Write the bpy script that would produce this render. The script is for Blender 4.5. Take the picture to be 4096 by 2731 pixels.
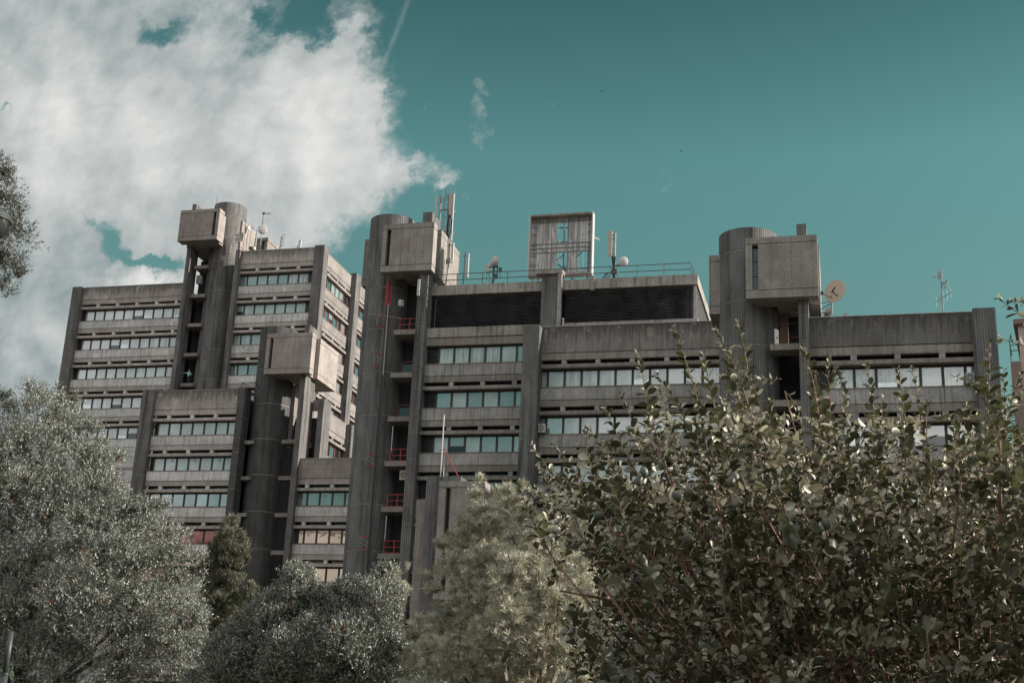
import bpy, math, random
import numpy as np
from mathutils import Vector, Matrix
R = math.radians
S = bpy.context.scene
for o in list(bpy.data.objects): bpy.data.objects.remove(o)
COL = S.collection

# ------------------------------------------------------------------ camera
f_px, yaw, pitch, roll = 1309.375, -0.257821987, 0.304543168, 0.0449952733
cy, sy, cp, sp = math.cos(yaw), math.sin(yaw), math.cos(pitch), math.sin(pitch)
FWD = Vector((sy*cp, cy*cp, sp)); r0 = Vector((cy, -sy, 0)); u0 = r0.cross(FWD)
RIGHT = math.cos(roll)*r0 + math.sin(roll)*u0; UP = -math.sin(roll)*r0 + math.cos(roll)*u0
cam = bpy.data.cameras.new("camera"); camo = bpy.data.objects.new("camera", cam); COL.objects.link(camo)
cam.sensor_width = 36; cam.lens = f_px/1024*36; cam.clip_start = 0.1; cam.clip_end = 9000
m = Matrix((( RIGHT.x, UP.x, -FWD.x, 0), (RIGHT.y, UP.y, -FWD.y, 0), (RIGHT.z, UP.z, -FWD.z, 0), (0, 0, 0, 1)))
camo.matrix_world = m
S.camera = camo
GZ = -1.7                                            # ground level below the eye

def at(px, py, Y):                                   # where the sight line of a picture point meets the plane y = Y
    d = (px-512)*RIGHT - (py-341)*UP + f_px*FWD
    return d*(Y/d.y)

# ------------------------------------------------------------------ light and sky
SUN = Vector((0.91, 0.17, 0.385)).normalized()
sl = bpy.data.lights.new("sun", 'SUN'); sl.energy = 5.0; sl.angle = R(0.53); sl.color = (1.0, 0.915, 0.835)
so = bpy.data.objects.new("sun", sl); COL.objects.link(so)
so.rotation_euler = SUN.to_track_quat('Z', 'Y').to_euler(); so.location = (60, -20, 90)
S.view_settings.view_transform = 'Standard'; S.view_settings.look = 'None'
S.view_settings.exposure = 0.60; S.view_settings.gamma = 1.0

class NT:                                            # small node helper
    def __init__(s, tree): s.t = tree; tree.nodes.clear()
    def n(s, kind, **kw):
        x = s.t.nodes.new(kind)
        for k, v in kw.items():
            if k == 'ins':
                for i, val in v.items():
                    if isinstance(val, bpy.types.NodeSocket): s.t.links.new(val, x.inputs[i])
                    else: x.inputs[i].default_value = val
            else: setattr(x, k, v)
        return x
    def math(s, op, a, b=None, c=None, clamp=False):
        ins = {0: a}
        if b is not None: ins[1] = b
        if c is not None: ins[2] = c
        return s.n('ShaderNodeMath', operation=op, use_clamp=clamp, ins=ins).outputs[0]
    def mix(s, fac, a, b, blend='MIX'):
        x = s.n('ShaderNodeMix', data_type='RGBA', blend_type=blend)
        for i, val in ((0, fac), (6, a), (7, b)):
            if isinstance(val, bpy.types.NodeSocket): s.t.links.new(val, x.inputs[i])
            else: x.inputs[i].default_value = val
        return x.outputs[2]
    def ramp(s, v, a, b, lo=0.0, hi=1.0, mode='SMOOTHSTEP'):
        x = s.n('ShaderNodeMapRange', interpolation_type=mode, ins={0: v, 1: a, 2: b, 3: lo, 4: hi})
        return x.outputs[0]
    def noise(s, vec, scale, detail=4, rough=0.55, dist=0.0):
        return s.n('ShaderNodeTexNoise', ins={'Vector': vec, 'Scale': scale, 'Detail': detail, 'Roughness': rough, 'Distortion': dist}).outputs[0]
    def vmul(s, v, k):
        return s.n('ShaderNodeVectorMath', operation='MULTIPLY', ins={0: v, 1: k}).outputs[0]
    def vadd(s, v, k):
        return s.n('ShaderNodeVectorMath', operation='ADD', ins={0: v, 1: k}).outputs[0]
    def comb(s, x, y, z): return s.n('ShaderNodeCombineXYZ', ins={0: x, 1: y, 2: z}).outputs[0]

W = bpy.data.worlds.new("World"); S.world = W; W.use_nodes = True
w = NT(W.node_tree)
sky = w.n('ShaderNodeTexSky', sky_type='NISHITA', sun_disc=False, sun_elevation=math.asin(SUN.z),
          sun_rotation=math.atan2(SUN.x, SUN.y), altitude=100, air_density=1.0, dust_density=1.2, ozone_density=1.4)
geo = w.n('ShaderNodeTexCoord').outputs['Generated']
sep = w.n('ShaderNodeSeparateXYZ', ins={0: geo})
dx, dy, dz = sep.outputs
ysafe = w.math('MAXIMUM', dy, 0.05)
U = w.math('DIVIDE', dx, ysafe); V = w.math('DIVIDE', dz, ysafe)
P = w.comb(U, V, 0.0)
warp = w.n('ShaderNodeTexNoise', ins={'Vector': P, 'Scale': 9.0, 'Detail': 9.0, 'Roughness': 0.66})
Pw = w.vadd(P, w.vmul(w.vadd(warp.outputs[1], (-0.5, -0.5, -0.5)), (0.135, 0.135, 0.0)))
warp2 = w.n('ShaderNodeTexNoise', ins={'Vector': P, 'Scale': 6.0, 'Detail': 3.0, 'Roughness': 0.5})
Ps = w.vadd(P, w.vmul(w.vadd(warp2.outputs[1], (-0.5, -0.5, -0.5)), (0.06, 0.06, 0.0)))
UW, VW, _z = w.n('ShaderNodeSeparateXYZ', ins={0: Pw}).outputs
def uv(px, py):
    d = (px-512)*RIGHT - (py-341)*UP + f_px*FWD
    return d.x/d.y, d.z/d.y
def blob(px, py, rx, ry, amp, rot=0.0):              # soft patch of cloud seen in one direction of the sky
    u, v = uv(px, py); k = 1/1309.0*1.18
    c, s_ = math.cos(rot), math.sin(rot)
    su = w.math('SUBTRACT', UW, u); sv = w.math('SUBTRACT', VW, v)
    a = w.math('DIVIDE', w.math('ADD', w.math('MULTIPLY', su, c), w.math('MULTIPLY', sv, s_)), rx*k)
    b = w.math('DIVIDE', w.math('SUBTRACT', w.math('MULTIPLY', sv, c), w.math('MULTIPLY', su, s_)), ry*k)
    q = w.math('ADD', w.math('MULTIPLY', a, a), w.math('MULTIPLY', b, b))
    return w.math('MULTIPLY', w.math('EXPONENT', w.math('MULTIPLY', q, -1.0)), amp)
def total(bl):
    t = None
    for b in bl:
        g = blob(*b); t = g if t is None else w.math('ADD', t, g)
    return t
pos = total([(40, 40, 200, 140, 1.2), (60, 200, 200, 140, 1.2), (-60, 330, 200, 170, 1.4), (0, 470, 200, 150, 1.3), (235, 130, 115, 90, 1.1), (300, 90, 62, 55, 0.8),
              (348, 130, 52, 50, 0.8), (330, 195, 50, 34, 0.6), (398, 172, 42, 15, 0.55, 0.1), (425, 158, 16, 9, .3, .3), (200, 238, 90, 24, 0.6), (135, 280, 70, 26, 0.9), (250, 0, 60, 22, .45), (345, 34, 26, 10, .42, .5), (322, 68, 30, 18, .4, .3),
              (275, 232, 60, 16, .45), (385, 100, 10, 14, .3)])
pos = w.math('MINIMUM', pos, 1.34)
neg = total([(168, 36, 36, 17, 0.52), (150, 22, 14, 10, .2), (7, 112, 14, 6, 0.7), (115, 240, 22, 20, .85), (140, 252, 24, 10, .8, -.2), (172, 252, 34, 10, .85), (165, 285, 18, 30, .6, .6), (100, 228, 14, 14, .4),
             (302, 22, 20, 28, .55), (265, 10, 14, 20, .35), (255, 257, 60, 9, .5)])
wis = w.math('MULTIPLY', 1.22, total([(478, 128, 12, 16, .44), (474, 108, 12, 9, .34), (486, 95, 20, 8, .40), (552, 106, 10, 6, .36), (652, 175, 5, 10, .30), (458, 182, 5, 12, .32), (432, 128, 6, 8, .3), (345, 12, 30, 12, .30), (440, 168, 14, 6, .35, .4)]))
main = w.math('ADD', w.math('SUBTRACT', pos, w.math('MULTIPLY', neg, 1.22)), wis)
n1 = w.noise(Ps, 8.0, 10, 0.60)
n2 = w.noise(w.vadd(Ps, (3.1, 1.7, 0.0)), 30.0, 8, 0.68, 0.9)
dens = w.math('ADD', main, w.math('ADD', w.math('MULTIPLY', w.math('SUBTRACT', n1, 0.5), 1.05), w.math('MULTIPLY', w.math('SUBTRACT', n2, 0.5), 0.55)))
cov_f = w.ramp(dens, 0.24, 0.90)
n1a = w.noise(Ps, 9.0, 8, 0.56); n1b = w.noise(w.vadd(Ps, (0.016, 0.012, 0.0)), 9.0, 8, 0.56)
relief = w.math('MULTIPLY', w.math('SUBTRACT', n1a, n1b), 1.9)
fin = w.noise(Ps, 16.0, 7, 0.6)
big = w.noise(P, 3.4, 4, 0.5)
bright = w.math('ADD', 0.40, w.math('ADD', w.math('ADD', relief, w.math('MULTIPLY', w.math('SUBTRACT', fin, .5), .6)), w.math('MULTIPLY', w.math('SUBTRACT', big, 0.5), 0.7)))
topb = total([(80, 110, 130, 70, 0.20), (330, 150, 70, 60, 0.42), (240, 140, 110, 70, 0.16), (420, 165, 40, 20, .3), (300, 95, 50, 40, .2), (140, 276, 55, 12, 0.65), (40, 260, 150, 50, -0.22), (120, 10, 200, 28, -0.12), (215, 105, 50, 22, -.12), (240, 190, 90, 16, -.10), (10, 400, 120, 90, -.12), (40, 350, 60, 20, .15)])
bright = w.ramp(w.math('ADD', bright, topb), 0.0, 1.0, 0.0, 1.0, 'LINEAR')
ccol = w.mix(bright, (0.25, 0.305, 0.315, 1), (0.72, 0.72, 0.70, 1))
# contrail
uA, vA = uv(409, 0); uB, vB = uv(368, 95)
ex, ey = uB-uA, vB-vA; L = math.hypot(ex, ey); ex /= L; ey /= L
su = w.math('SUBTRACT', U, uA); sv = w.math('SUBTRACT', V, vA)
along = w.math('ADD', w.math('MULTIPLY', su, ex), w.math('MULTIPLY', sv, ey))
across = w.math('ADD', w.math('ADD', w.math('MULTIPLY', su, -ey), w.math('MULTIPLY', sv, ex)), w.math('MULTIPLY', w.math('SUBTRACT', w.noise(P, 14, 2), .5), .012))
tr = w.math('EXPONENT', w.math('MULTIPLY', w.math('POWER', w.math('ABSOLUTE', w.math('DIVIDE', across, 0.0026)), 2.0), -1.0))
tr = w.math('MULTIPLY', tr, w.ramp(along, L*1.02, L*0.8))
tr = w.math('MULTIPLY', tr, w.ramp(w.noise(P, 40, 3), 0.25, 0.7, 0.03, 0.26))
# rest of the sky, behind the viewer: unseen pale cloud, brightened to fill the shaded fronts
rear = w.noise(geo, 2.2, 7, 0.55)
cov_r = w.ramp(rear, 0.36, 0.56)
isfront = w.ramp(dy, 0.12, 0.32)
cov = w.math('ADD', w.math('MULTIPLY', cov_f, isfront), w.math('MULTIPLY', cov_r, w.math('SUBTRACT', 1.0, isfront)))
rear_col = w.mix(w.ramp(w.noise(geo, 3.4, 5), 0.3, 0.7), (0.72, 0.78, 0.80, 1), (1.55, 1.50, 1.46, 1))
ccol2 = w.mix(isfront, rear_col, ccol)
SKYK = 0.10
tint = w.mix(w.ramp(dz, 0.25, 0.75), (0.80, 1.0, 0.62, 1), (0.42, 0.74, 0.42, 1))
skyc = w.mix(1.0, sky.outputs[0], tint, 'MULTIPLY')
skyc = w.n('ShaderNodeHueSaturation', ins={'Saturation': 0.72, 'Value': SKYK*0.78, 'Color': skyc}).outputs[0]
gr = w.n('ShaderNodeValToRGB', ins={0: dz}); cr_ = gr.color_ramp
cr_.elements[0].position = 0.10; cr_.elements[0].color = (0.50, 0.56, 0.60, 1)
q_ = cr_.elements.new(0.30); q_.color = (0.52, 0.715, 0.735, 1)
cr_.elements[-1].position = 0.565; cr_.elements[-1].color = (0.31, 0.56, 0.63, 1)
e_ = cr_.elements.new(0.43); e_.color = (0.59, 0.935, 0.98, 1)
skyc = w.mix(1.0, skyc, w.vmul(gr.outputs[0], (2.0, 2.0, 2.0)), 'MULTIPLY')
tot = w.mix(cov, skyc, ccol2)
tot = w.mix(w.math('MULTIPLY', tr, isfront), tot, (0.45, 0.5, 0.5, 1))
low_r = w.math('ADD', isfront, w.math('MULTIPLY', w.math('SUBTRACT', 1.0, isfront), w.ramp(dz, 0.04, 0.24, 0.12, 1.0)))  # unseen rear sky darkened near the horizon to cut the fill light
tot = w.mix(1.0, tot, w.comb(low_r, low_r, low_r), 'MULTIPLY')
below = w.ramp(dz, -0.02, 0.02)
tot = w.mix(below, (0.02, 0.022, 0.02, 1), tot)
bg = w.n('ShaderNodeBackground', ins={'Color': tot, 'Strength': 0.71})
wo = w.n('ShaderNodeOutputWorld', ins={0: bg.outputs[0]})

# ------------------------------------------------------------------ materials
def newmat(name):
    mt = bpy.data.materials.new(name); mt.use_nodes = True
    return mt, NT(mt.node_tree)
def out(n, sh): n.n('ShaderNodeOutputMaterial', ins={0: sh})
def plain(name, col, rough=0.6, metal=0.0, vary=0.12, scale=3.0, bump=0.0, emis=None):
    mt, n = newmat(name)
    p = n.n('ShaderNodeNewGeometry').outputs['Position']
    ns = n.noise(p, scale, 5, 0.6)
    c = n.mix(n.ramp(ns, 0.3, 0.7), tuple(x*(1-vary) for x in col)+(1,), tuple(min(1, x*(1+vary)) for x in col)+(1,))
    b = n.n('ShaderNodeBsdfPrincipled', ins={'Base Color': c, 'Roughness': rough, 'Metallic': metal})
    if bump: 
        bp = n.n('ShaderNodeBump', ins={'Strength': bump, 'Distance': 0.02, 'Height': n.noise(p, scale*8, 4)})
        n.t.links.new(bp.outputs[0], b.inputs['Normal'])
    out(n, b.outputs[0]); return mt
def concrete(name, col, dirt=(0.05, 0.047, 0.043), streak=0.5, top=None, speck=0.0, warm=0.0, bump=0.25):
    mt, n = newmat(name)
    p = n.n('ShaderNodeNewGeometry').outputs['Position']
    big = n.noise(p, 0.55, 5, 0.6); fine = n.noise(p, 9.0, 5, 0.65); mid = n.noise(n.vmul(p, (1.0, 1.0, 0.35)), 2.6, 5, 0.6)
    st = n.noise(n.vmul(p, (1.0, 1.0, 0.055)), 4.2, 5, 0.62)
    v = n.math('ADD', n.math('ADD', n.math('MULTIPLY', big, 0.55), n.math('MULTIPLY', fine, 0.28)), n.math('MULTIPLY', mid, 0.32))
    c = n.mix(n.ramp(v, 0.38, 0.78), tuple(x*0.72 for x in col)+(1,), tuple(min(1, x*1.20) for x in col)+(1,))
    c = n.mix(n.math('MULTIPLY', n.ramp(st, 0.48, 0.70), streak), c, dirt+(1,))
    # rusty / ochre washes
    c = n.mix(n.math('MULTIPLY', n.ramp(n.noise(n.vmul(p, (0.35, 0.35, 0.6)), 1.3, 4), 0.5, 0.72), warm), c, (0.20, 0.145, 0.105, 1))
    if top is not None:                              # soot and algae that creep down from the coping
        z = n.n('ShaderNodeSeparateXYZ', ins={0: p}).outputs[2]
        st2 = n.noise(n.vmul(p, (1.0, 1.0, 0.12)), 5.5, 5, 0.65)
        d = n.math('SUBTRACT', top, z)
        k = n.ramp(n.math('ADD', d, n.math('MULTIPLY', n.math('SUBTRACT', st2, 0.5), -3.2)), 0.0, 1.3, 0.72, 0.0)
        c = n.mix(k, c, dirt+(1,))
    sp_ = n.n('ShaderNodeSeparateXYZ', ins={0: p}).outputs; hor = n.math('ADD', sp_[0], sp_[1])
    def cell(v_, period, off_): return n.math('MULTIPLY', n.math('ABSOLUTE', n.math('SUBTRACT', n.math('FRACT', n.math('ADD', n.math('DIVIDE', v_, period), off_)), 0.5)), period)
    jh = n.ramp(cell(hor, 1.285, 0.27), 0.012, 0.03, 0.30, 0.0); jv = n.ramp(cell(sp_[2], 1.2, 0.4), 0.010, 0.028, 0.22, 0.0)
    c = n.mix(n.math('MAXIMUM', jh, jv), c, dirt+(1,))
    ca, cb = cell(hor, 0.6425, 0.1), cell(sp_[2], 0.42, 0.15)
    c = n.mix(n.ramp(n.math('ADD', n.math('MULTIPLY', ca, ca), n.math('MULTIPLY', cb, cb)), 0.0008, 0.0022, 0.65, 0.0), c, dirt+(1,))
    ob_ = n.n('ShaderNodeObjectInfo').outputs['Random']; tone = n.math('ADD', 0.88, n.math('MULTIPLY', ob_, 0.24))
    c = n.mix(1.0, c, n.comb(tone, tone, tone), 'MULTIPLY')
    # patch repairs and rust bleeding
    pat = n.noise(n.vmul(p, (0.8, 0.8, 0.5)), 1.1, 3, 0.4, 1.5); c = n.mix(n.ramp(pat, 0.63, 0.66, 0.0, 0.35), c, tuple(min(1, x*1.45) for x in col)+(1,))
    rs = n.noise(n.vadd(n.vmul(p, (1.0, 1.0, 0.10)), (7.0, 3.0, 1.0)), 2.3, 4, 0.6); c = n.mix(n.ramp(rs, 0.64, 0.74, 0.0, 0.5), c, (0.16, 0.085, 0.05, 1))
    # pinholes
    vo = n.n('ShaderNodeTexVoronoi', feature='F1', ins={'Vector': p, 'Scale': 1.75})
    hole = n.ramp(vo.outputs['Distance'], 0.035, 0.06, 0.75, 0.0)
    c = n.mix(hole, c, dirt+(1,))
    b = n.n('ShaderNodeBsdfPrincipled', ins={'Base Color': c, 'Roughness': 0.92, 'Specular IOR Level': 0.25})
    bp = n.n('ShaderNodeBump', ins={'Strength': bump, 'Distance': 0.03, 'Height': n.math('ADD', fine, n.math('MULTIPLY', mid, 1.2))})
    n.t.links.new(bp.outputs[0], b.inputs['Normal'])
    out(n, b.outputs[0]); return mt
def ribbed(name, col, pitch, contrast=0.6, dirt=(0.028, 0.027, 0.027), rough_break=0.35):
    mt, n = newmat(name)
    p = n.n('ShaderNodeNewGeometry').outputs['Position']
    u = n.n('ShaderNodeSeparateXYZ', ins={0: n.n('ShaderNodeUVMap', uv_map='ribs').outputs[0]}).outputs[0]
    fine = n.noise(p, 22.0, 4, 0.7); big = n.noise(n.vmul(p, (1, 1, 0.5)), 0.9, 5, 0.6)
    uu = n.math('ADD', n.math('DIVIDE', u, pitch), n.math('MULTIPLY', n.math('SUBTRACT', fine, 0.5), rough_break))
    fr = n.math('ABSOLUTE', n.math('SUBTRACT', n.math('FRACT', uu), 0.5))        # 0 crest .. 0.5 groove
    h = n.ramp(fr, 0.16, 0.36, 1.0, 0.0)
    st = n.noise(n.vmul(n.comb(u, n.math('MULTIPLY', n.n('ShaderNodeSeparateXYZ', ins={0: p}).outputs[2], 0.045), 0.0), (1, 1, 1)), 1.9, 5, 0.6)
    v = n.math('ADD', n.math('MULTIPLY', big, 0.6), n.math('MULTIPLY', fine, 0.5))
    c = n.mix(n.ramp(v, 0.35, 0.78), tuple(x*0.62 for x in col)+(1,), tuple(x*1.30 for x in col)+(1,))
    c = n.mix(n.math('MULTIPLY', n.ramp(st, 0.46, 0.68), 0.62), c, dirt+(1,))
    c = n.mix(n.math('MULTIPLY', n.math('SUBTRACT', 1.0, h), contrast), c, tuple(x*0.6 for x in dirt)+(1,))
    b = n.n('ShaderNodeBsdfPrincipled', ins={'Base Color': c, 'Roughness': 0.95, 'Specular IOR Level': 0.15})
    bp = n.n('ShaderNodeBump', ins={'Strength': 0.7, 'Distance': 0.04, 'Height': n.math('ADD', h, n.math('MULTIPLY', fine, 0.8))})
    n.t.links.new(bp.outputs[0], b.inputs['Normal'])
    out(n, b.outputs[0]); return mt
M = {}
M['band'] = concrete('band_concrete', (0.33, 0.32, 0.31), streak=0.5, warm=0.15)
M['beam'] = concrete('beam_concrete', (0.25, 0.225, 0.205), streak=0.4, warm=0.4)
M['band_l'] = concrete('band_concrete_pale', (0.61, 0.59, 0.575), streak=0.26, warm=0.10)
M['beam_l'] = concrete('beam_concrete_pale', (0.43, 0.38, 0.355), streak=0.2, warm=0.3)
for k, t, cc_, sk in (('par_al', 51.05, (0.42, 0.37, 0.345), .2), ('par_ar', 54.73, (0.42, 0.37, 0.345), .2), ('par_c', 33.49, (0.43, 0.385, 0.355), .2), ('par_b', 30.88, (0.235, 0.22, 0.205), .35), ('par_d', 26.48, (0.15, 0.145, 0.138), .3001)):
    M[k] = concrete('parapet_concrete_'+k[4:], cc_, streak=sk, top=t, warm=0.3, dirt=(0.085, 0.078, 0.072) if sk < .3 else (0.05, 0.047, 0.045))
M['side'] = concrete('side_concrete', (0.25, 0.227, 0.212), streak=0.10, warm=0.08)
M['box'] = concrete('cabin_concrete', (0.255, 0.235, 0.215), streak=0.15, warm=0.2)
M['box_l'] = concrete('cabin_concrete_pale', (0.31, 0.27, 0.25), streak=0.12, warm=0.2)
M['louvbeam'] = concrete('roof_beam_concrete', (0.33, 0.305, 0.28), streak=0.65, warm=0.4)
M['rib'] = ribbed('ribbed_concrete', (0.20, 0.198, 0.195), 0.16, 0.34, rough_break=0.15)
M['rough'] = ribbed('brushed_concrete', (0.225, 0.215, 0.208), 0.10, 0.35, rough_break=1.1)
M['rough2'] = ribbed('brushed_concrete_dark', (0.13, 0.128, 0.127), 0.10, 0.3, rough_break=0.9)
M['joint'] = plain('joint_mortar', (0.27, 0.26, 0.245), 0.9, vary=0.35, scale=6)
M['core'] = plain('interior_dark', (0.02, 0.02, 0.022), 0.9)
M['frame'] = plain('bronze_frame', (0.022, 0.019, 0.018), 0.45)
M['redframe'] = plain('red_frame', (0.13, 0.035, 0.035), 0.5)
M['coping'] = plain('metal_coping', (0.33, 0.31, 0.30), 0.5, vary=0.2)
M['sill'] = plain('sill_stone', (0.22, 0.17, 0.15), 0.7, vary=0.3)
M['red'] = plain('red_paint', (0.30, 0.035, 0.025), 0.5)
M['redpale'] = plain('red_paint_bright', (0.55, 0.03, 0.05), 0.5)
M['galv'] = plain('galvanised_steel', (0.22, 0.225, 0.225), 0.6, 0.25, vary=0.25, scale=8)
M['darksteel'] = plain('dark_steel', (0.06, 0.068, 0.066), 0.5, 0.3)
M['railsteel'] = plain('green_grey_rail', (0.10, 0.125, 0.12), 0.5, 0.2)
M['white'] = plain('white_plastic', (0.45, 0.44, 0.43), 0.45, vary=0.06)
M['beige'] = plain('beige_plastic', (0.40, 0.355, 0.31), 0.5, vary=0.06)
M['cream_dish'] = plain('cream_dish_paint', (0.52, 0.44, 0.37), 0.5, vary=0.06)
M['black'] = plain('black_cable', (0.02, 0.02, 0.02), 0.6)
M['pink'] = plain('pink_render', (0.46, 0.36, 0.325), 0.9, vary=0.08, scale=0.8)
M['brownwall'] = plain('brown_render', (0.22, 0.155, 0.135), 0.9, vary=0.12)
M['cream'] = plain('cream_render', (0.40, 0.32, 0.275), 0.9, vary=0.05)
M['brick'] = plain('red_render', (0.22, 0.085, 0.085), 0.9, vary=0.1)
M['slat'] = plain('louvre_slat', (0.045, 0.045, 0.045), 0.35, 0.3, vary=0.5, scale=1.2)
M['rust'] = plain('rusty_steel', (0.27, 0.235, 0.215), 0.7, vary=0.3, scale=2)

def glassmat(name, tone, curtain=None, mirror=0.55, dark=(0.03, 0.045, 0.045)):
    mt, n = newmat(name)
    p = n.n('ShaderNodeNewGeometry').outputs['Position']
    rnd = n.n('ShaderNodeObjectInfo').outputs['Random']
    off = n.vadd(p, n.comb(n.math('MULTIPLY', rnd, 37.0), 0.0, 0.0))
    ns = n.noise(off, 0.9, 3, 0.5)
    base = n.mix(n.ramp(ns, 0.3, 0.7), tuple(x*0.75 for x in tone)+(1,), tone+(1,))
    if curtain:
        st = n.noise(n.vmul(off, (1, 1, 0.06)), 6.0, 3, 0.5)
        base = n.mix(n.math('MULTIPLY', n.ramp(st, 0.4, 0.62), 0.75), base, curtain+(1,))
    g = n.n('ShaderNodeBsdfGlossy', ins={'Color': (0.86, 0.9, 0.9, 1), 'Roughness': 0.04})
    bp = n.n('ShaderNodeBump', ins={'Strength': 0.10, 'Distance': 0.05, 'Height': n.noise(off, 1.1, 2)})
    n.t.links.new(bp.outputs[0], g.inputs['Normal'])
    d = n.n('ShaderNodeBsdfDiffuse', ins={'Color': base})
    mf = n.math('MULTIPLY', n.math('ADD', 0.82, n.math('MULTIPLY', rnd, 0.36)), mirror)
    mx = n.n('ShaderNodeMixShader', ins={0: mf, 1: d.outputs[0], 2: g.outputs[0]})
    out(n, mx.outputs[0]); return mt
M['g_blind'] = glassmat('window_glass_blind', (0.52, 0.54, 0.53), None, 0.27)
M['g_curt'] = glassmat('window_glass_curtain', (0.60, 0.61, 0.59), (0.20, 0.22, 0.22), 0.26)
M['g_teal'] = glassmat('window_glass_teal', (0.27, 0.33, 0.32), None, 0.36)
M['g_dark'] = glassmat('window_glass_dark', (0.02, 0.022, 0.024), None, 0.10)
M['g_refl'] = glassmat('window_glass_mirror', (0.03, 0.03, 0.03), None, 0.62)
M['g_side'] = glassmat('window_glass_side', (0.02, 0.05, 0.055), None, 0.62)

# ------------------------------------------------------------------ mesh helpers
class MB:
    def __init__(s): s.v = []; s.f = []; s.mi = []; s.uv = []
    def quad(s, a, b, c, d, mi=0, uv=None):
        i = len(s.v); s.v += [tuple(a), tuple(b), tuple(c), tuple(d)]; s.f.append((i, i+1, i+2, i+3)); s.mi.append(mi)
        if uv is None:
            nrm = (Vector(b)-Vector(a)).cross(Vector(c)-Vector(a))
            k = 0 if abs(nrm.y) >= abs(nrm.x) else 1
            uv = [(q[k], q[2]) for q in (a, b, c, d)]
        s.uv += uv
    def box(s, x0, x1, y0, y1, z0, z1, mi=0):
        if x0 > x1: x0, x1 = x1, x0
        if y0 > y1: y0, y1 = y1, y0
        if z0 > z1: z0, z1 = z1, z0
        A = [(x0,y0,z0),(x1,y0,z0),(x1,y1,z0),(x0,y1,z0),(x0,y0,z1),(x1,y0,z1),(x1,y1,z1),(x0,y1,z1)]
        for q in ((0,1,5,4),(1,2,6,5),(2,3,7,6),(3,0,4,7),(4,5,6,7),(3,2,1,0)):
            s.quad(*[A[i] for i in q], mi=mi)
    def tube(s, a, b, r, r2=None, k=6, mi=0):
        a, b = Vector(a), Vector(b); d = (b-a)
        if d.length < 1e-6: return
        q = d.normalized(); t = q.cross(Vector((0,0,1)) if abs(q.z) < 0.9 else Vector((1,0,0))).normalized(); o = q.cross(t)
        r2 = r if r2 is None else r2; i = len(s.v)
        for (c, rr) in ((a, r), (b, r2)):
            for j in range(k):
                an = 2*math.pi*j/k; s.v.append(tuple(c+(t*math.cos(an)+o*math.sin(an))*rr))
        for j in range(k):
            s.f.append((i+j, i+(j+1)%k, i+k+(j+1)%k, i+k+j)); s.mi.append(mi); s.uv += [(0,0)]*4
        s.f.append(tuple(i+j for j in reversed(range(k)))); s.mi.append(mi); s.uv += [(0,0)]*k
        s.f.append(tuple(i+k+j for j in range(k))); s.mi.append(mi); s.uv += [(0,0)]*k
    def path(s, pts, r0, r1=None, k=6, mi=0):
        r1 = r0 if r1 is None else r1; n = len(pts)-1
        for j in range(n): s.tube(pts[j], pts[j+1], r0+(r1-r0)*j/n, r0+(r1-r0)*(j+1)/n, k, mi)
    def lathe(s, c, prof, k=72, mis=None, cap=True):
        # prof: (radius, z) from bottom to top; uv u runs in metres round the drum
        i = len(s.v); cx, cyy = c
        for (r, z) in prof:
            for j in range(k):
                an = 2*math.pi*j/k; s.v.append((cx+r*math.cos(an), cyy+r*math.sin(an), z))
        R0 = max(p[0] for p in prof)
        for q in range(len(prof)-1):
            for j in range(k):
                j2 = (j+1) % k
                s.f.append((i+q*k+j, i+q*k+j2, i+(q+1)*k+j2, i+(q+1)*k+j)); s.mi.append(mis[q] if mis else 0)
                ua, ub = 2*math.pi*j/k*R0, 2*math.pi*(j+1)/k*R0
                s.uv += [(ua, prof[q][1]), (ub, prof[q][1]), (ub, prof[q+1][1]), (ua, prof[q+1][1])]
        if cap:
            s.f.append(tuple(i+(len(prof)-1)*k+j for j in range(k))); s.mi.append(0); s.uv += [(0, 0)]*k
    def disc_dish(s, c, ax, r, depth, rings=5, k=28, mi=0, thick=0.02):
        c, ax = Vector(c), Vector(ax).normalized(); t = ax.cross(Vector((0,0,1))).normalized(); o = ax.cross(t)
        for side in (0, 1):
            i = len(s.v)
            for q in range(rings+1):
                rr = r*q/rings; h = depth*(q/rings)**2 - side*thick
                for j in range(k):
                    an = 2*math.pi*j/k; s.v.append(tuple(c+ax*h+(t*math.cos(an)+o*math.sin(an))*rr))
            for q in range(rings):
                for j in range(k):
                    s.f.append((i+q*k+j, i+q*k+(j+1)%k, i+(q+1)*k+(j+1)%k, i+(q+1)*k+j)); s.mi.append(mi); s.uv += [(0,0)]*4
    def build(s, name, mats, parent=None, origin=None, smooth=False):
        me = bpy.data.meshes.new(name)
        og = Vector(origin) if origin is not None else (Vector(parent['_base']) if parent is not None and '_base' in parent else Vector((0,0,0)))
        co = np.array(s.v, dtype=np.float64)
        if len(co): co -= np.array(og)
        me.from_pydata(co.tolist(), [], s.f)
        if not isinstance(mats, (list, tuple)): mats = [mats]
        for x in mats: me.materials.append(M[x] if isinstance(x, str) else x)
        if len(mats) > 1: me.polygons.foreach_set('material_index', s.mi)
        ul = me.uv_layers.new(name='ribs'); ul.data.foreach_set('uv', np.array(s.uv, dtype=np.float32).ravel())
        if smooth: me.polygons.foreach_set('use_smooth', [True]*len(me.polygons))
        me.update()
        o = bpy.data.objects.new(name, me); COL.objects.link(o)
        if parent is not None:
            o.parent = parent; o['_base'] = parent['_base'] if '_base' in parent else (0,0,0)
        else:
            o.location = og; o['_base'] = tuple(og)
        return o
def thing(name, label, cat, base, group=None):
    o = bpy.data.objects.new(name, None); COL.objects.link(o); o.location = base
    o['_base'] = tuple(base); o['label'] = label; o['category'] = cat; o.empty_display_size = 0.5
    if group: o['group'] = group
    return o
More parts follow.
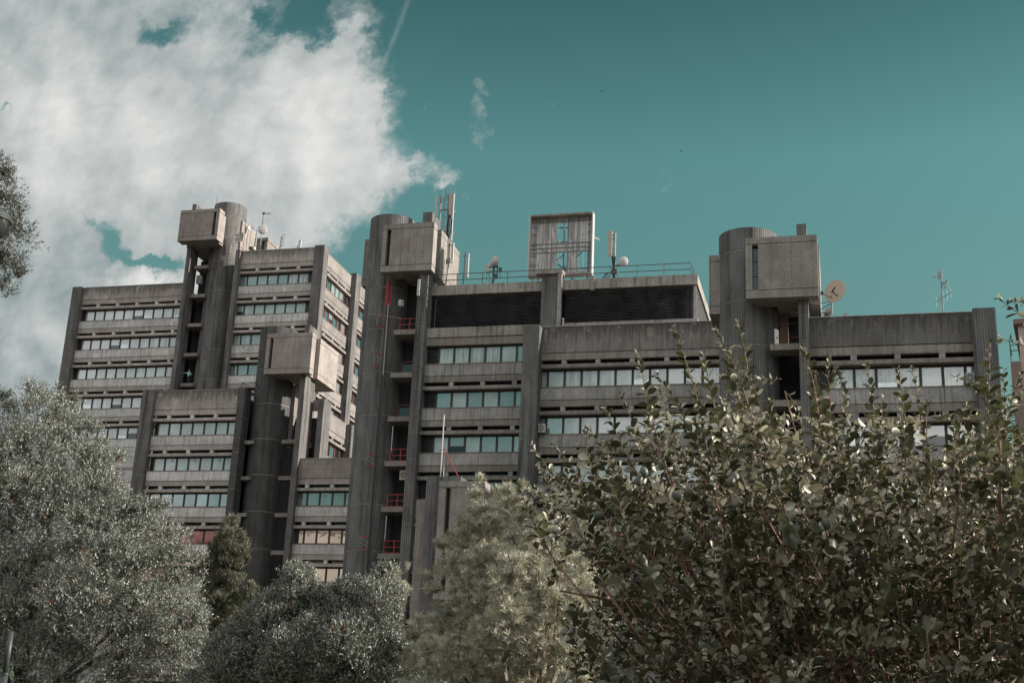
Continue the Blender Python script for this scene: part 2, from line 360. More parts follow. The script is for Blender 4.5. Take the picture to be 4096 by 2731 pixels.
def tag(o, label, cat, group=None):
    o['label'] = label; o['category'] = cat
    if group: o['group'] = group
    return o
def struct(o, kind='structure'): o['kind'] = kind; return o
def B1(x0, x1, y0, y1, z0, z1): b = MB(); b.box(x0, x1, y0, y1, z0, z1); return b

# ------------------------------------------------------------------ ground
g = MB(); g.quad((-3000, -3000, GZ), (3000, -3000, GZ), (3000, 3000, GZ), (-3000, 3000, GZ))
M['ground'] = plain('dry_ground', (0.075, 0.07, 0.05), 0.95, vary=0.35, scale=0.8, bump=0.4)
struct(g.build('ground', 'ground'))

# ------------------------------------------------------------------ facades
PITCH, ST = 1.285, 3.605
rnd = random.Random(7)
class Facade:
    """One bay of the grid. front: runs along +X, looks at -Y; side: runs along +Y, looks at +X."""
    def __init__(s, bld, kind, c, a0, a1, base=None): s.b, s.kind, s.c, s.a0, s.a1 = bld, kind, c, a0, a1
    def bx(s, mb, a0, a1, v0, v1, z0, z1, mi=0):
        if s.kind == 'front': mb.box(a0, a1, s.c+v0, s.c+v1, z0, z1, mi)
        else: mb.box(s.c-v1, s.c-v0, a0, a1, z0, z1, mi)
    def part(s, name, mat, rects, parent=None):
        mb = MB()
        for r in rects: s.bx(mb, *r)
        return mb.build(name, mat, parent or s.b)
    def window(s, zs, p0, n, glass, frame='frame', height=1.42, vw=0.42, louvre_first=False, ends=True, first_half=False):
        a0, a1 = s.a0, s.a1; fr = []
        z0, z1 = zs+0.03, zs+height
        fr.append((a0, a1, vw, vw+0.1, z0, z0+0.09)); fr.append((a0, a1, vw, vw+0.1, z1-0.10, z1))
        edges = [p0+i*PITCH for i in range(n+1)]
        for e in edges:
            if a0-0.1 <= e <= a1+0.1: fr.append((e-0.085, e+0.085, vw-0.01, vw+0.11, z0+0.09, z1-0.10))
        if edges[0] > a0+0.15: fr.append((a0, edges[0]-0.085, vw+0.02, vw+0.1, z0+0.09, z1-0.10))
        if edges[-1] < a1-0.15: fr.append((edges[-1]+0.085, a1, vw+0.02, vw+0.1, z0+0.09, z1-0.10))
        fo = s.part('window', frame, fr)
        for i in range(n):
            e0, e1 = max(edges[i]+0.085, a0), min(edges[i+1]-0.085, a1)
            if e1-e0 < 0.1: continue
            if louvre_first and i == 0:
                rr = [(e0+0.03, e1-0.03, vw+0.04+0.0, vw+0.09, z0+0.12+k*0.10, z0+0.17+k*0.10) for k in range(12)]
                s.part('ventilation_grille', 'slat', rr, fo); continue
            gm = glass if isinstance(glass, str) else rnd.choice(glass)
            zb_, zt_ = z0+0.09, z1-0.10; hb = 0.0
            if gm in ('g_blind', 'g_curt', 'g_teal') and rnd.random() < 0.16: hb = rnd.uniform(.18, .55)*(zt_-zb_)      # roller blind stopped half-way
            pn = s.part('pane', gm, [(e0, e1, vw+0.05, vw+0.06, zb_+hb, zt_)], fo)
            if hb: s.part('lower_pane', rnd.choice(['g_dark', 'g_teal', 'g_side']), [(e0, e1, vw+0.055, vw+0.065, zb_, zb_+hb)], fo)
        return fo
    def storey(s, zs, p0, n, glass, top=False, **kw):
        a0, a1 = s.a0, s.a1
        s.window(zs, p0, n, glass, **kw)
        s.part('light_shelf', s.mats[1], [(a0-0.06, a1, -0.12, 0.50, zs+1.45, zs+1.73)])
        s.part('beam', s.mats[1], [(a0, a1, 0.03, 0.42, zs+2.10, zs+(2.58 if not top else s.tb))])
        piers = []
        e = p0+PITCH*s.pier_off
        while e < a1-0.1:
            if e > a0+0.1: piers.append((e-0.18, e+0.18, 0.05, 0.5, zs+1.73, zs+2.10))
            e += 2*PITCH
        for q in piers: s.part('pier', s.mats[0], [q])
        s.part('clerestory', 'g_dark', [(a0, a1, 0.62, 0.64, zs+1.74, zs+2.10)])
    def band(s, zs, p0):                             # solid band under a sill, cast in panels
        a0, a1 = s.a0, s.a1; cuts = [a0]; e = p0+PITCH*s.pier_off
        while e < a1-0.3:
            if e > a0+0.3: cuts.append(e)
            e += 2*PITCH
        cuts.append(a1); g = 0.012
        s.part('spandrel_panel', s.mats[2], [(cuts[i]+g, cuts[i+1]-g, 0.0, 0.40, zs-0.985, zs-0.045) for i in range(len(cuts)-1)])
        s.part('sill', 'sill', [(a0, a1, -0.05, 0.44, zs-0.045, zs)])
    def parapet(s, z0, z1, mat, p0, cop=True):
        a0, a1 = s.a0, s.a1; cuts = [a0]; e = p0+PITCH*s.pier_off
        while e < a1-0.3:
            if e > a0+0.3: cuts.append(e)
            e += 2*PITCH
        cuts.append(a1); g = 0.008
        s.part('parapet', mat, [(cuts[i]+(g if i else 0), cuts[i+1]-(g if i < len(cuts)-2 else 0), 0.0, 0.35, z0, z1) for i in range(len(cuts)-1)])
        if cop: s.part('coping', 'coping', [(a0, a1, -0.04, 0.40, z1, z1+0.05)])
    def core(s, z0, z1, depth, v=0.66):
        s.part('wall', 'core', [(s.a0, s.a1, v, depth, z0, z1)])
def facade(bld, kind, c, a0, a1, top, sill, levels, p0, n, glass, depth, par='par_a', mats=('band', 'beam', 'band'), tb=2.62, pier_off=1, rowglass=None, roofed=True, **kw):
    if mats == 'l': mats = ('band_l', 'beam_l', 'band_l')
    F = Facade(bld, kind, c, a0, a1); F.mats = mats; F.tb = tb; F.pier_off = pier_off
    for k in range(levels):
        zs = sill-k*ST
        F.storey(zs, p0, n, (rowglass or {}).get(k, glass), top=(k == 0), **kw)
        F.band(zs, p0)
    F.parapet(sill+tb+0.05, top, par, p0)
    zb = sill-levels*ST+2.58
    if zb > GZ: F.part('wall', mats[2], [(a0, a1, 0.02, 0.42, GZ, zb)])
    F.core(GZ, top-0.45, depth)
    return F
def pillar(bld, x0, x1, y0, y1, top, joints, mat, name='pillar', bottom=GZ):
    """Square concrete pillar cast in lifts with pale recessed joints."""
    zs = sorted([z for z in joints if bottom < z < top-0.05]); mb = MB(); prev = bottom
    for z in zs+[top]:
        e = z if z == top else z-0.03
        mb.box(x0, x1, y0, y1, prev, e)
        if z != top: mb.box(x0+0.03, x1-0.03, y0+0.03, y1-0.03, z-0.03, z+0.03, 1); prev = z+0.03
    return mb.build(name, [mat, 'joint'], bld)
def jseq(first, n=14, step=ST, alt=None):
    o = [first-i*step for i in range(n)]
    if alt is not None: o += [first-alt-i*step for i in range(n)]
    return o
def drum(bld, cx, cyy, r, top, joints, mat, bottom=GZ):
    prof = [(r, bottom)]; mis = []
    for z in sorted(j for j in joints if bottom < j < top-0.2):
        prof += [(r, z-0.05), (r-0.05, z-0.035), (r-0.05, z+0.02), (r-0.01, z+0.05)]; mis += [0, 1, 1, 1]
        prof[-1] = (r, z+0.05)
    prof += [(r, top), (r-0.3, top)]; mis += [0, 0]
    # close the open top a little below the rim
    prof += [(r-0.3, top-0.4)]; mis += [0]
    mb = MB(); mb.lathe((cx, cyy), prof, 96, mis)
    return mb.build('stair_drum', [mat, 'joint'], bld)
def cabin(bld, x0, x1, y0, z0, z1, slit, slit_side='l', mat='box', d1=0.9, rec=0.5, y2=None, y3=None, xl=None, yl=None, mat_side='box'):
    """Plant cabin at the head of a stair tower: front slab box, recessed neck, deeper rear box."""
    gz1, gz0 = z1-0.46, z0+0.50                      # shadow joints under the rim and above the plinth
    c = thing_part = MB()
    s0, s1 = slit
    # front panel left and right of the slit
    def tier(mb, a, b, ya, yb, slitted):
        mb.box(a, b, ya, yb, gz1+0.04, z1)            # rim
        mb.box(a, b, ya, yb, z0, gz0)                 # plinth
        mb.box(a+0.05, b-0.05, ya+0.05, yb-0.05, gz1, gz1+0.04); mb.box(a+0.05, b-0.05, ya+0.05, yb-0.05, gz0, gz0+0.04)
        if slitted:
            mb.box(a, s0, ya, yb, gz0+0.04, gz1); mb.box(s1, b, ya, yb, gz0+0.04, gz1)
            mb.box(s0, s1, ya+0.42, yb, gz0+0.04, gz1)
        else: mb.box(a, b, ya, yb, gz0+0.04, gz1)
    tier(c, x0, x1, y0, y0+d1, True)
    ro = c.build('plant_cabin', mat, bld)
    n = MB(); n.box(x0+rec, x1-rec, y0+d1, y2+0.02, z0+0.06, z1-0.08); n.build('cabin_neck', mat, ro)
    r = MB(); tier(r, (xl if xl is not None else x0), x1+0.08, y2, y3, False) if False else tier(r, (xl if xl is not None else x0), x1+(0.08 if slit_side == 'l' else 0), y2, y3, False)
    r.build('rear_cabin', mat, ro)
    wmb = MB(); h = (gz1-gz0-0.04)/3
    for i in range(3): wmb.box(s0+0.03, s1-0.03, y0+0.34, y0+0.36, gz0+0.06+i*h, gz0+0.02+(i+1)*h)
    wmb.build('slit_window', 'g_dark', ro)
    return ro
def landing(bld, x0, x1, y, z, depth=2.6, rail=None, th=0.40, rail_y=None):
    sl_ = B1(x0, x1, y, y+depth, z-th, z).build('landing', 'beam', bld)
    if rail:
        mb = MB(); ry = y+0.25; t = 0.035
        for hz in (0.08, 0.52, 1.0): mb.box(x0+0.35, x1-0.02, ry, ry+0.05, z+hz-t*.7, z+hz+t*.7)
        for xx in (x0+0.38, (x0+x1)/2+0.2, x1-0.06): mb.box(xx-t, xx+t, ry-0.003, ry+0.053, z, z+1.03)
        mb.build('railing', rail, sl_)
    return sl_

# ================================================================== OFFICE TOWER (far left, highest block)
GL_A = ['g_blind', 'g_blind', 'g_blind', 'g_curt']; GL_B = ['g_blind', 'g_curt', 'g_teal', 'g_blind']
A = thing('office_tower', 'tallest concrete office block with a brushed round stair tower, behind the other blocks', 'building', (-72, 135, GZ))
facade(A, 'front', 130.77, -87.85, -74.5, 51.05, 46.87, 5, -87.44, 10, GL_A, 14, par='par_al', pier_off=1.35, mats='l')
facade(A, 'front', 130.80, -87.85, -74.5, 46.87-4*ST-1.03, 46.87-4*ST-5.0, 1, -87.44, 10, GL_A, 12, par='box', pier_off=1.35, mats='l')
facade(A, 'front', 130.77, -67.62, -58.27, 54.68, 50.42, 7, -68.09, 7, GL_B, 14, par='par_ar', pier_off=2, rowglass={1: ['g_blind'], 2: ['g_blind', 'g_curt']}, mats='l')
facade(A, 'side', -57.10, 131.51, 139.16, 54.16, 50.06, 8, 131.22, 6, ['g_side', 'g_side', 'g_teal'], 9, par='side', mats=('side', 'side', 'side'), frame='redframe', vw=0.22)
facade(A, 'side', -57.10, 140.65, 151.0, 54.16, 50.06, 8, 140.7, 8, ['g_side', 'g_dark'], 9, par='side', mats=('side', 'side', 'side'), frame='redframe', vw=0.22)
pillar(A, -89.07, -87.85, 130.2, 133.0, 51.06, jseq(49.9), 'rough')
pillar(A, -74.5, -73.98, 130.2, 132.05, 60.9, jseq(53.5, alt=1.45), 'rough')
pillar(A, -68.15, -67.62, 130.2, 131.6, 54.72, jseq(53.5, alt=1.45), 'rough')
pillar(A, -58.27, -57.05, 130.2, 131.51, 54.74, jseq(53.53), 'rough')
pillar(A, -58.3, -56.45, 139.16, 140.65, 54.6, jseq(53.4), 'rough')
drum(A, -70.91, 133.0, 1.94, 61.35, [59.76, 56.48]+jseq(53.85, 16), 'rough')
def cabin2(bld, x0, x1, y0, z0, z1, slit, rears, d1=0.95, rec=0.45, mat='box'):
    gz1, gz0 = z1-0.46, z0+0.50
    def tier(mb, a, b, ya, yb, sl_=None):
        mb.box(a, b, ya, yb, gz1+0.05, z1); mb.box(a, b, ya, yb, z0, gz0)
        mb.box(a+0.06, b-0.06, ya+0.06, yb-0.06, gz1, gz1+0.05); mb.box(a+0.06, b-0.06, ya+0.06, yb-0.06, gz0, gz0+0.05)
        if sl_:
            mb.box(a, sl_[0], ya, yb, gz0+0.05, gz1); mb.box(sl_[1], b, ya, yb, gz0+0.05, gz1)
            mb.box(sl_[0], sl_[1], ya+0.55, yb, gz0+0.05, gz1)
        else: mb.box(a, b, ya, yb, gz0+0.05, gz1)
    mb = MB(); tier(mb, x0, x1, y0, y0+d1, slit); ro = mb.build('plant_cabin', mat, bld)
    yy = rears[0][2]
    nb = MB(); nb.box(x0+rec, x1-rec, y0+d1, yy+0.3, z0+0.05, z1-0.08); nb.build('cabin_neck', mat, ro)
    for r in rears:
        rb = MB(); tier(rb, *r); rb.build('rear_cabin', mat, ro)
    h = (gz1-gz0-0.05)/3; wm = MB()
    for i in range(3): wm.box(slit[0]+0.02, slit[1]-0.02, y0+0.42, y0+0.44, gz0+0.08+i*h, gz0+0.02+(i+1)*h)
    wm.build('slit_window', 'g_dark', ro)
    sf = MB(); sf.box(slit[0], slit[1], y0+0.44, y0+0.55, gz0+0.05, gz1); sf.build('slit_frame', 'frame', ro)
    return ro
cabin2(A, -74.95, -69.9, 128.5, 55.5, 59.38, (-70.68, -70.30), [(-74.9, -72.2, 130.7, 135.5), (-71.0, -68.85, 132.4, 136.0)], d1=1.25, mat='box_l')
for k in range(7): landing(A, -73.60, -71.9, 130.8, 53.25-k*3.6, 2.4)
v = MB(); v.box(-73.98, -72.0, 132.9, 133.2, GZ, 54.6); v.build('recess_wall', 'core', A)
v = MB(); v.box(-74.4, -69.0, 134.6, 135.0, GZ, 55.4); v.build('back_wall', 'rough2', A)
rl = MB()
for z in (51.17+0.05,): rl.tube((-87.8, 131.0, z), (-75.0, 131.0, z), 0.03)
for i in range(8): rl.tube((-87.6+i*1.8, 131.0, 51.0), (-87.6+i*1.8, 131.0, 51.25), 0.025)
rl.build('roof_rail', 'galv', A)
hut = MB(); hut.box(-70.8, -68.85, 138, 141, 54.2, 58.95); hut.box(-68.48, -68.1, 138, 141, 54.2, 58.95); hut.box(-68.85, -68.48, 138.5, 141, 54.2, 58.95); hut.box(-70.85, -68.05, 137.95, 141.05, 59.0, 59.4); hut.box(-70.7, -68.2, 138.1, 140.9, 58.95, 59.0)
hut.build('roof_hut', 'box', A)
lw = MB(); lw.box(-68.1, -62.5, 138.4, 141, 54.0, 56.1); lw.box(-66.8, -64.2, 138.2, 138.35, 56.3, 56.45); lw.build('roof_duct', 'coping', A)
B1(-67.5, -58.4, 130.95, 131.2, 54.75, 54.85).build('coping', 'white', A)

# ================================================================== LOW LEFT BLOCK
Cb = thing('low_office_block', 'lower concrete block in front of the tall tower, with a small capped round stair tower', 'building', (-56, 120, GZ))
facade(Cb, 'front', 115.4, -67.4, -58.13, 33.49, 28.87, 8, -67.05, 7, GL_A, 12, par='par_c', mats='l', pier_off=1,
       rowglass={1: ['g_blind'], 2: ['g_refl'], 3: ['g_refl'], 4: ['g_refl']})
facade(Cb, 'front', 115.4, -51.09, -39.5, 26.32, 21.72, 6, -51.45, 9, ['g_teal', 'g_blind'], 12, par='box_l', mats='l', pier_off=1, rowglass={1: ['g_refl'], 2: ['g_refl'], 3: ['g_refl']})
pillar(Cb, -68.7, -67.4, 114.9, 115.75, 33.54, jseq(31.97), 'rough')
pillar(Cb, -58.13, -57.41, 114.9, 116.3, 33.53, jseq(32.02, alt=1.45), 'rough2')
pillar(Cb, -51.66, -51.09, 114.9, 117.35, 39.8, jseq(32.67, alt=2.15), 'rough')
drum(Cb, -55.81, 118.0, 1.9, 40.25, jseq(35.8, 12), 'rough2')
cabin2(Cb, -55.3, -50.45, 114.2, 34.62, 38.78, (-54.93, -54.58), [(-53.6, -50.45, 116.3, 121.2)], mat='box_l')
for k in range(8): landing(Cb, -53.2, -51.66, 115.4, 28.25-k*3.6, 1.3)
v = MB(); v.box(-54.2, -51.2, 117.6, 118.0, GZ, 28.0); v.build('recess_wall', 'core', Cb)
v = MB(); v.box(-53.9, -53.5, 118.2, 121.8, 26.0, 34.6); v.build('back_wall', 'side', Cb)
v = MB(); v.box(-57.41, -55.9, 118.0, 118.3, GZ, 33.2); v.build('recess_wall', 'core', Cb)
for k in range(8): B1(-57.4, -56.4, 115.9, 117.2, 28.0-k*3.6, 28.35-k*3.6).build('landing', 'band', Cb)
# glazed door, rail and white wall behind the upper landing
d = MB(); d.box(-53.5, -53.45, 119.2, 120.3, 28.3, 30.5); d.build('door', 'g_blind', Cb)
d = MB(); d.path([(-52.95, 115.6, 28.25), (-52.95, 115.6, 29.25), (-52.75, 115.6, 29.38), (-51.7, 115.6, 29.38)], 0.035); d.build('railing', 'darksteel', Cb)
# deeper wing seen past the stair tower
facade(Cb, 'side', -49.87, 118.87, 123.5, 31.72, 27.45, 6, 118.9, 4, ['g_side', 'g_dark'], 8, par='side', mats=('side', 'side', 'side'), frame='redframe', vw=0.22)
pillar(Cb, -50.35, -49.77, 116.9, 118.87, 32.74, jseq(30.0, alt=1.75), 'rough')
pillar(Cb, -50.5, -49.27, 123.5, 124.4, 31.75, jseq(30.0), 'rough')
B1(-51.9, -50.35, 117.36, 117.7, 31.68, 32.72).build('beam', 'side', Cb); B1(-51.3, -50.95, 117.36, 119.8, 27.85, 28.35).build('beam', 'side', Cb)
d = MB(); d.path([(-51.1, 117.3, 28.35), (-51.1, 117.3, 29.4), (-51.1, 117.6, 29.5), (-51.1, 119.2, 29.5), (-51.1, 119.5, 29.3), (-51.1, 119.5, 28.35)], 0.045); d.build('railing', 'redpale', Cb)
v = MB(); v.box(-58.0, -50.6, 119.8, 130.0, GZ, 31.2); v.build('wall', 'core', Cb)
rl = MB()
for (a, b) in (((-58.0, 115.2, 34.1), (-56.6, 115.2, 34.1)), ((-58.0, 115.2, 33.5), (-58.0, 115.2, 34.1)), ((-58.0, 115.2, 34.1), (-57.2, 116.6, 33.6)), ((-56.6, 115.2, 34.1), (-56.6, 117, 33.6)), ((-58.0, 115.2, 33.55), (-56.6, 115.2, 33.55))): rl.tube(a, b, 0.035)
rl.build('roof_rail', 'darksteel', Cb)

# ================================================================== CENTRAL BLOCK
Bb = thing('main_office_block', 'middle concrete block with a long dark louvred roof storey and a ribbed round stair drum', 'building', (-24, 97, GZ))
GL_C = ['g_curt', 'g_curt', 'g_blind', 'g_curt', 'g_teal', 'g_blind']
F = Facade(Bb, 'front', 95.0, -32.13, -23.07); F.mats = ('band', 'beam', 'band'); F.tb = 2.6; F.pier_off = 2
F.window(29.22, -32.44, 8, GL_C, louvre_first=True, height=1.50)
for q in ((-32.13, -27.4), (-27.38, -24.6), (-24.58, -23.07)): F.part('beam', 'beam', [q+(0.06, 0.45, 30.76, 31.38)])
F.part('parapet', 'louvbeam', [(-32.13, -23.07, 0.0, 0.45, 31.43, 32.23)])
F.band(29.22, -32.44)
for k in range(1, 9):
    zs = 29.22-k*ST
    if k < 8: F.storey(zs, -32.44, 8, ['g_blind', 'g_teal'] if k in (1, 2, 3) else ['g_blind', 'g_dark'], louvre_first=True); F.band(zs, -32.44)
F.core(GZ, 32.0, 12)
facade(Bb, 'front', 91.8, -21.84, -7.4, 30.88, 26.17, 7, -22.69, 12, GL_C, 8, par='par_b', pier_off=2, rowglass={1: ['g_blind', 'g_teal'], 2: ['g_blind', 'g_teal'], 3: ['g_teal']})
pillar(Bb, -32.94, -32.13, 94.4, 96.7, 42.1, jseq(34.38, 12, alt=2.13), 'rib')
pillar(Bb, -23.07, -21.84, 90.7, 95.2, 30.74, jseq(29.2), 'rib')
drum(Bb, -36.65, 97.5, 1.9, 42.7, [41.1, 37.78]+jseq(36.2, 12), 'rib')
cabin2(Bb, -36.08, -31.7, 93.8, 36.78, 40.94, (-35.72, -35.36), [(-34.6, -31.58, 95.5, 100.8), (-38.75, -36.9, 96.7, 100.8)])
for k, rr in ((0, 'red'), (1, None), (2, None), (3, 'red'), (4, 'red'), (5, 'red'), (6, 'red'), (7, None), (8, None)):
    landing(Bb, -34.95, -32.94, 95.0, 32.2-k*3.6, 1.6, rail=rr)
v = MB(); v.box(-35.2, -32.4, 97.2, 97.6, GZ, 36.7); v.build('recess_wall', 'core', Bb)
for k in (1, 2):
    d = MB(); z = 32.2-k*3.6; d.path([(-34.3, 95.6, z), (-34.3, 95.6, z+0.9), (-34.1, 95.6, z+1.05), (-33.0, 95.6, z+1.05)], 0.04); d.build('railing', 'redframe', Bb)
    B1(-34.2, -33.0, 95.63, 95.65, z+0.1, z+0.85).build('glass_panel', 'g_dark', Bb)
# louvred roof storey
L0, L1, LY = -32.35, -10.55, 95.4
top = MB(); top.box(L0, L1, LY, LY+0.5, 35.16, 35.98); top.box(L1-0.5, L1, LY+0.5, 106.3, 35.16, 35.98); top.build('roof_beam', 'louvbeam', Bb)
B1(L0, L1-0.5, LY+0.5, 106.3, 35.55, 35.9).build('roof_slab', 'louvbeam', Bb)
low = MB(); low.box(-21.0, L1, LY-0.02, LY+0.45, 31.9, 32.37); low.build('sill_beam', 'louvbeam', Bb)
sl2 = MB(); k = 0
zz = 32.42
while zz < 35.1:
    for (a, b) in ((L0+0.4, -22.85), (-21.0, L1-0.12)):
        y0 = LY+0.22
        sl2.quad((a, y0, zz), (b, y0, zz), (b, y0+0.10, zz+0.075), (a, y0+0.10, zz+0.075))
        sl2.quad((a, y0, zz-0.018), (b, y0, zz-0.018), (b, y0, zz), (a, y0, zz))
    zz += 0.118
sl2.build('louvre', 'slat', Bb)
B1(L0+0.4, L1-0.6, LY+0.9, LY+1.1, 31.9, 35.16).build('louvre_backing', 'core', Bb)
x = L0+0.4
while x < L1:
    if not -23 < x < -21: B1(x, x+0.05, LY+0.34, LY+0.42, 32.3, 35.16).build('louvre_post', 'darksteel', Bb)
    x += 2.57
for i in range(14): B1(L1-0.32, L1-0.12, LY+0.12+i*0.78, LY+0.24+i*0.78, 32.0, 35.16).build('side_fin', 'coping', Bb)
B1(L1-0.62, L1-0.5, LY+1.1, 106, 31.9, 35.16).build('louvre_backing', 'core', Bb)
pillar(Bb, -22.8, -21.54, 94.9, 95.9, 36.1, [32.46], 'rib', bottom=30.5)
B1(-21.48, -21.17, 94.75, 95.1, 30.9, 36.34).build('steel_post', 'rust', Bb)
B1(-23.3, -21.1, 94.7, 95.6, 36.34, 36.62).build('steel_bracket', 'rust', Bb)
pp = MB(); pp.tube((-20.85, 94.4, 30.9), (-20.85, 94.4, 32.45), 0.09, k=10); pp.build('vent_pipe', 'coping', Bb)
B1(-18.95, -18.65, 95.15, 95.5, 34.95, 36.15).build('cable_box', 'galv', Bb)
rl = MB(); z0_ = 35.98
for z in (36.44, 36.95):
    rl.tube((-32.2, 95.45, z), (-11.06, 95.45, z), 0.035); rl.tube((-11.06, 95.45, z), (-11.06, 104, z), 0.035)
for x in (-32.15, -30.0, -27.87, -25.77, -23.67, -21.6, -19.5, -17.4, -15.27, -13.16, -11.06): rl.tube((x, 95.45, z0_), (x, 95.45, 36.97), 0.035)
for y in (97.5, 99.6, 101.7, 103.8): rl.tube((-11.06, y, z0_), (-11.06, y, 36.97), 0.035)
rl.build('roof_rail', 'railsteel', Bb)

# ================================================================== RIGHT BLOCK
Db = thing('right_office_block', 'nearest concrete block at the right with ribbed stair drum, behind the round-leaved shrub', 'building', (1, 80, GZ))
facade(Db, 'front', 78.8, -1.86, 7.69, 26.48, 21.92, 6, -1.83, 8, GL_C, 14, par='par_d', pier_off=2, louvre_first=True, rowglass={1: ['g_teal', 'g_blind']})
pillar(Db, 7.66, 8.93, 77.7, 79.6, 26.36, jseq(24.77), 'rib')
pillar(Db, -2.46, -1.86, 78.2, 80.35, 32.54, jseq(26.5, 9, alt=1.6), 'rib')
drum(Db, -5.67, 81.0, 1.89, 32.9, [31.42]+jseq(28.0, 1)+jseq(25.05, 8), 'rib')
cabin2(Db, -5.59, -1.21, 77.6, 27.5, 31.53, (-5.19, -4.82), [(-3.8, -1.14, 79.3, 84.4), (-8.15, -6.0, 80.3, 84.4)])
for k in range(7): landing(Db, -4.25, -2.46, 78.8, 24.88-k*3.6, 1.4)
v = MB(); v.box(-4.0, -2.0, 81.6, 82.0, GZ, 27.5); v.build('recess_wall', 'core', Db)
B1(-3.75, -3.2, 80.9, 81.6, 24.9, 27.4).build('inner_wall', 'brownwall', Db)
d = MB()
for z in (25.4, 26.3): d.tube((-3.9, 79.2, z), (-2.5, 79.2, z), 0.03)
d.build('railing', 'redframe', Db)
B1(-1.8, 7.6, 88, 94, GZ, 26.0).build('wall', 'core', Db)
for n_, z in ((0, 26.49),): pass
# small front block with a ribbed wall
Eb = thing('entrance_block', 'small low concrete block with a ribbed wall and a slit, half hidden by the pine', 'building', (-26, 86, GZ))
B1(-27.8, -25.34, 84.2, 87.5, GZ, 17.85).build('ribbed_wall', 'rib', Eb)
B1(-28.5, -27.9, 84.5, 87.0, GZ, 16.3).build('side_panel', 'beam', Eb)
cabin2(Eb, -26.68, -23.47, 83.6, 9.5, 17.4, (-26.2, -25.85), [(-26.0, -23.4, 85.6, 88.0)], d1=1.4)

# ================================================================== HOUSES AT THE EDGES
Pk = thing('apartment_building', 'pinkish rendered apartment building cut off by the right edge of the picture', 'building', (14.95, 115, GZ))
Pk.rotation_euler = (0, 0, R(-9))
B1(14.95, 32, 115, 135, GZ, 37.3).build('wall', 'pink', Pk)
B1(14.6, 32, 114.6, 135.3, 37.3, 37.75).build('cornice', 'brownwall', Pk)
B1(14.15, 14.95, 114.8, 122, GZ, 34.0).build('chimney_stack', 'brownwall', Pk)
B1(16.0, 30, 118, 132, 37.75, 40.6).build('penthouse', 'brownwall', Pk)
B1(15.6, 30.4, 117.6, 132.4, 40.6, 40.95).build('roof', 'darksteel', Pk)
d = MB()
for z in (35.0, 35.5): d.tube((14.2, 114.9, z), (14.95, 114.9, z), 0.04)
d.tube((14.2, 114.9, 34), (14.2, 114.9, 36.2), 0.04); d.tube((14.2, 114.9, 35.5), (14.2, 118, 35.5), 0.04); d.build('railing', 'darksteel', Pk)
Op = thing('cream_house', 'cream rendered house across the street, seen only mirrored in the low windows', 'building', (-74, 52, GZ))
B1(-82.5, -62, 46, 60, GZ, 28.6).build('wall', 'cream', Op)
B1(-83, -61.5, 45.5, 60.4, 28.6, 29.2).build('roof', 'brownwall', Op); Op.rotation_euler = (0, 0, R(-33))
Or = thing('red_house', 'red rendered house across the street, seen only mirrored in the lowest left windows', 'building', (-94, 52, GZ))
B1(-106, -84, 46, 60, GZ, 29.5).build('wall', 'brick', Or)
B1(-106.5, -83.6, 45.5, 60.4, 29.5, 30.6).build('roof', 'darksteel', Or)
wb = MB()
for i in range(5):
    for j in range(8): wb.box(-104+i*4.3, -102.6+i*4.3, 60.0, 60.05, 1+j*3.5, 2.8+j*3.5)
wb.build('window', 'frame', Or); Or.rotation_euler = (0, 0, R(-33))

# ================================================================== ROOF EQUIPMENT
def dish_thing(name, label, c, ax, r, depth, mast=None, arm=True, mat='white', group=None, drum_=False, base=None):
    t = thing(name, label, 'antenna dish', base or (mast[0] if mast else c), group)
    ax = Vector(ax).normalized(); c = Vector(c)
    mb = MB()
    if drum_:
        k = 28; tt = ax.cross(Vector((0,0,1))).normalized(); oo = ax.cross(tt); rings = [(0, .0, depth), (1, .92, depth), (2, 1.0, depth*.92), (3, 1.0, 0.0), (4, .82, -depth*.35), (5, .25, -depth*.5), (6, 0, -depth*.5)]
        for (_, rr, h) in rings:
            for j in range(k):
                an = 2*math.pi*j/k; mb.v.append(tuple(c+ax*h+(tt*math.cos(an)+oo*math.sin(an))*r*rr))
        for q in range(len(rings)-1):
            for j in range(k): mb.f.append((q*k+j, (q+1)*k+j, (q+1)*k+(j+1)%k, q*k+(j+1)%k)); mb.mi.append(0); mb.uv += [(0,0)]*4
    else: mb.disc_dish(c, ax, r, depth)
    mb.build('reflector', mat, t, smooth=True)
    if arm and not drum_:
        f = c+ax*r*0.95; a = MB(); side = ax.cross(Vector((0,0,1))).normalized(); up_ = side.cross(ax)
        a.tube(c-up_*r*0.95+ax*depth, f-up_*r*0.1, 0.02*max(1, r)); a.build('feed_arm', 'darksteel', t)
        h = MB(); h.tube(f-up_*r*.1-ax*0.12, f-up_*r*.1+ax*0.08, 0.06*max(.8, r)); h.build('feed_horn', 'darksteel', t)
    if mast:
        m_ = MB()
        for q in range(len(mast)-1): m_.tube(mast[q], mast[q+1], 0.05, k=8)
        m_.tube(Vector(mast[-1]), c-ax*(depth*.5 if drum_ else 0.0)-ax*0.02, 0.04)
        m_.build('mast', 'galv', t)
    return t
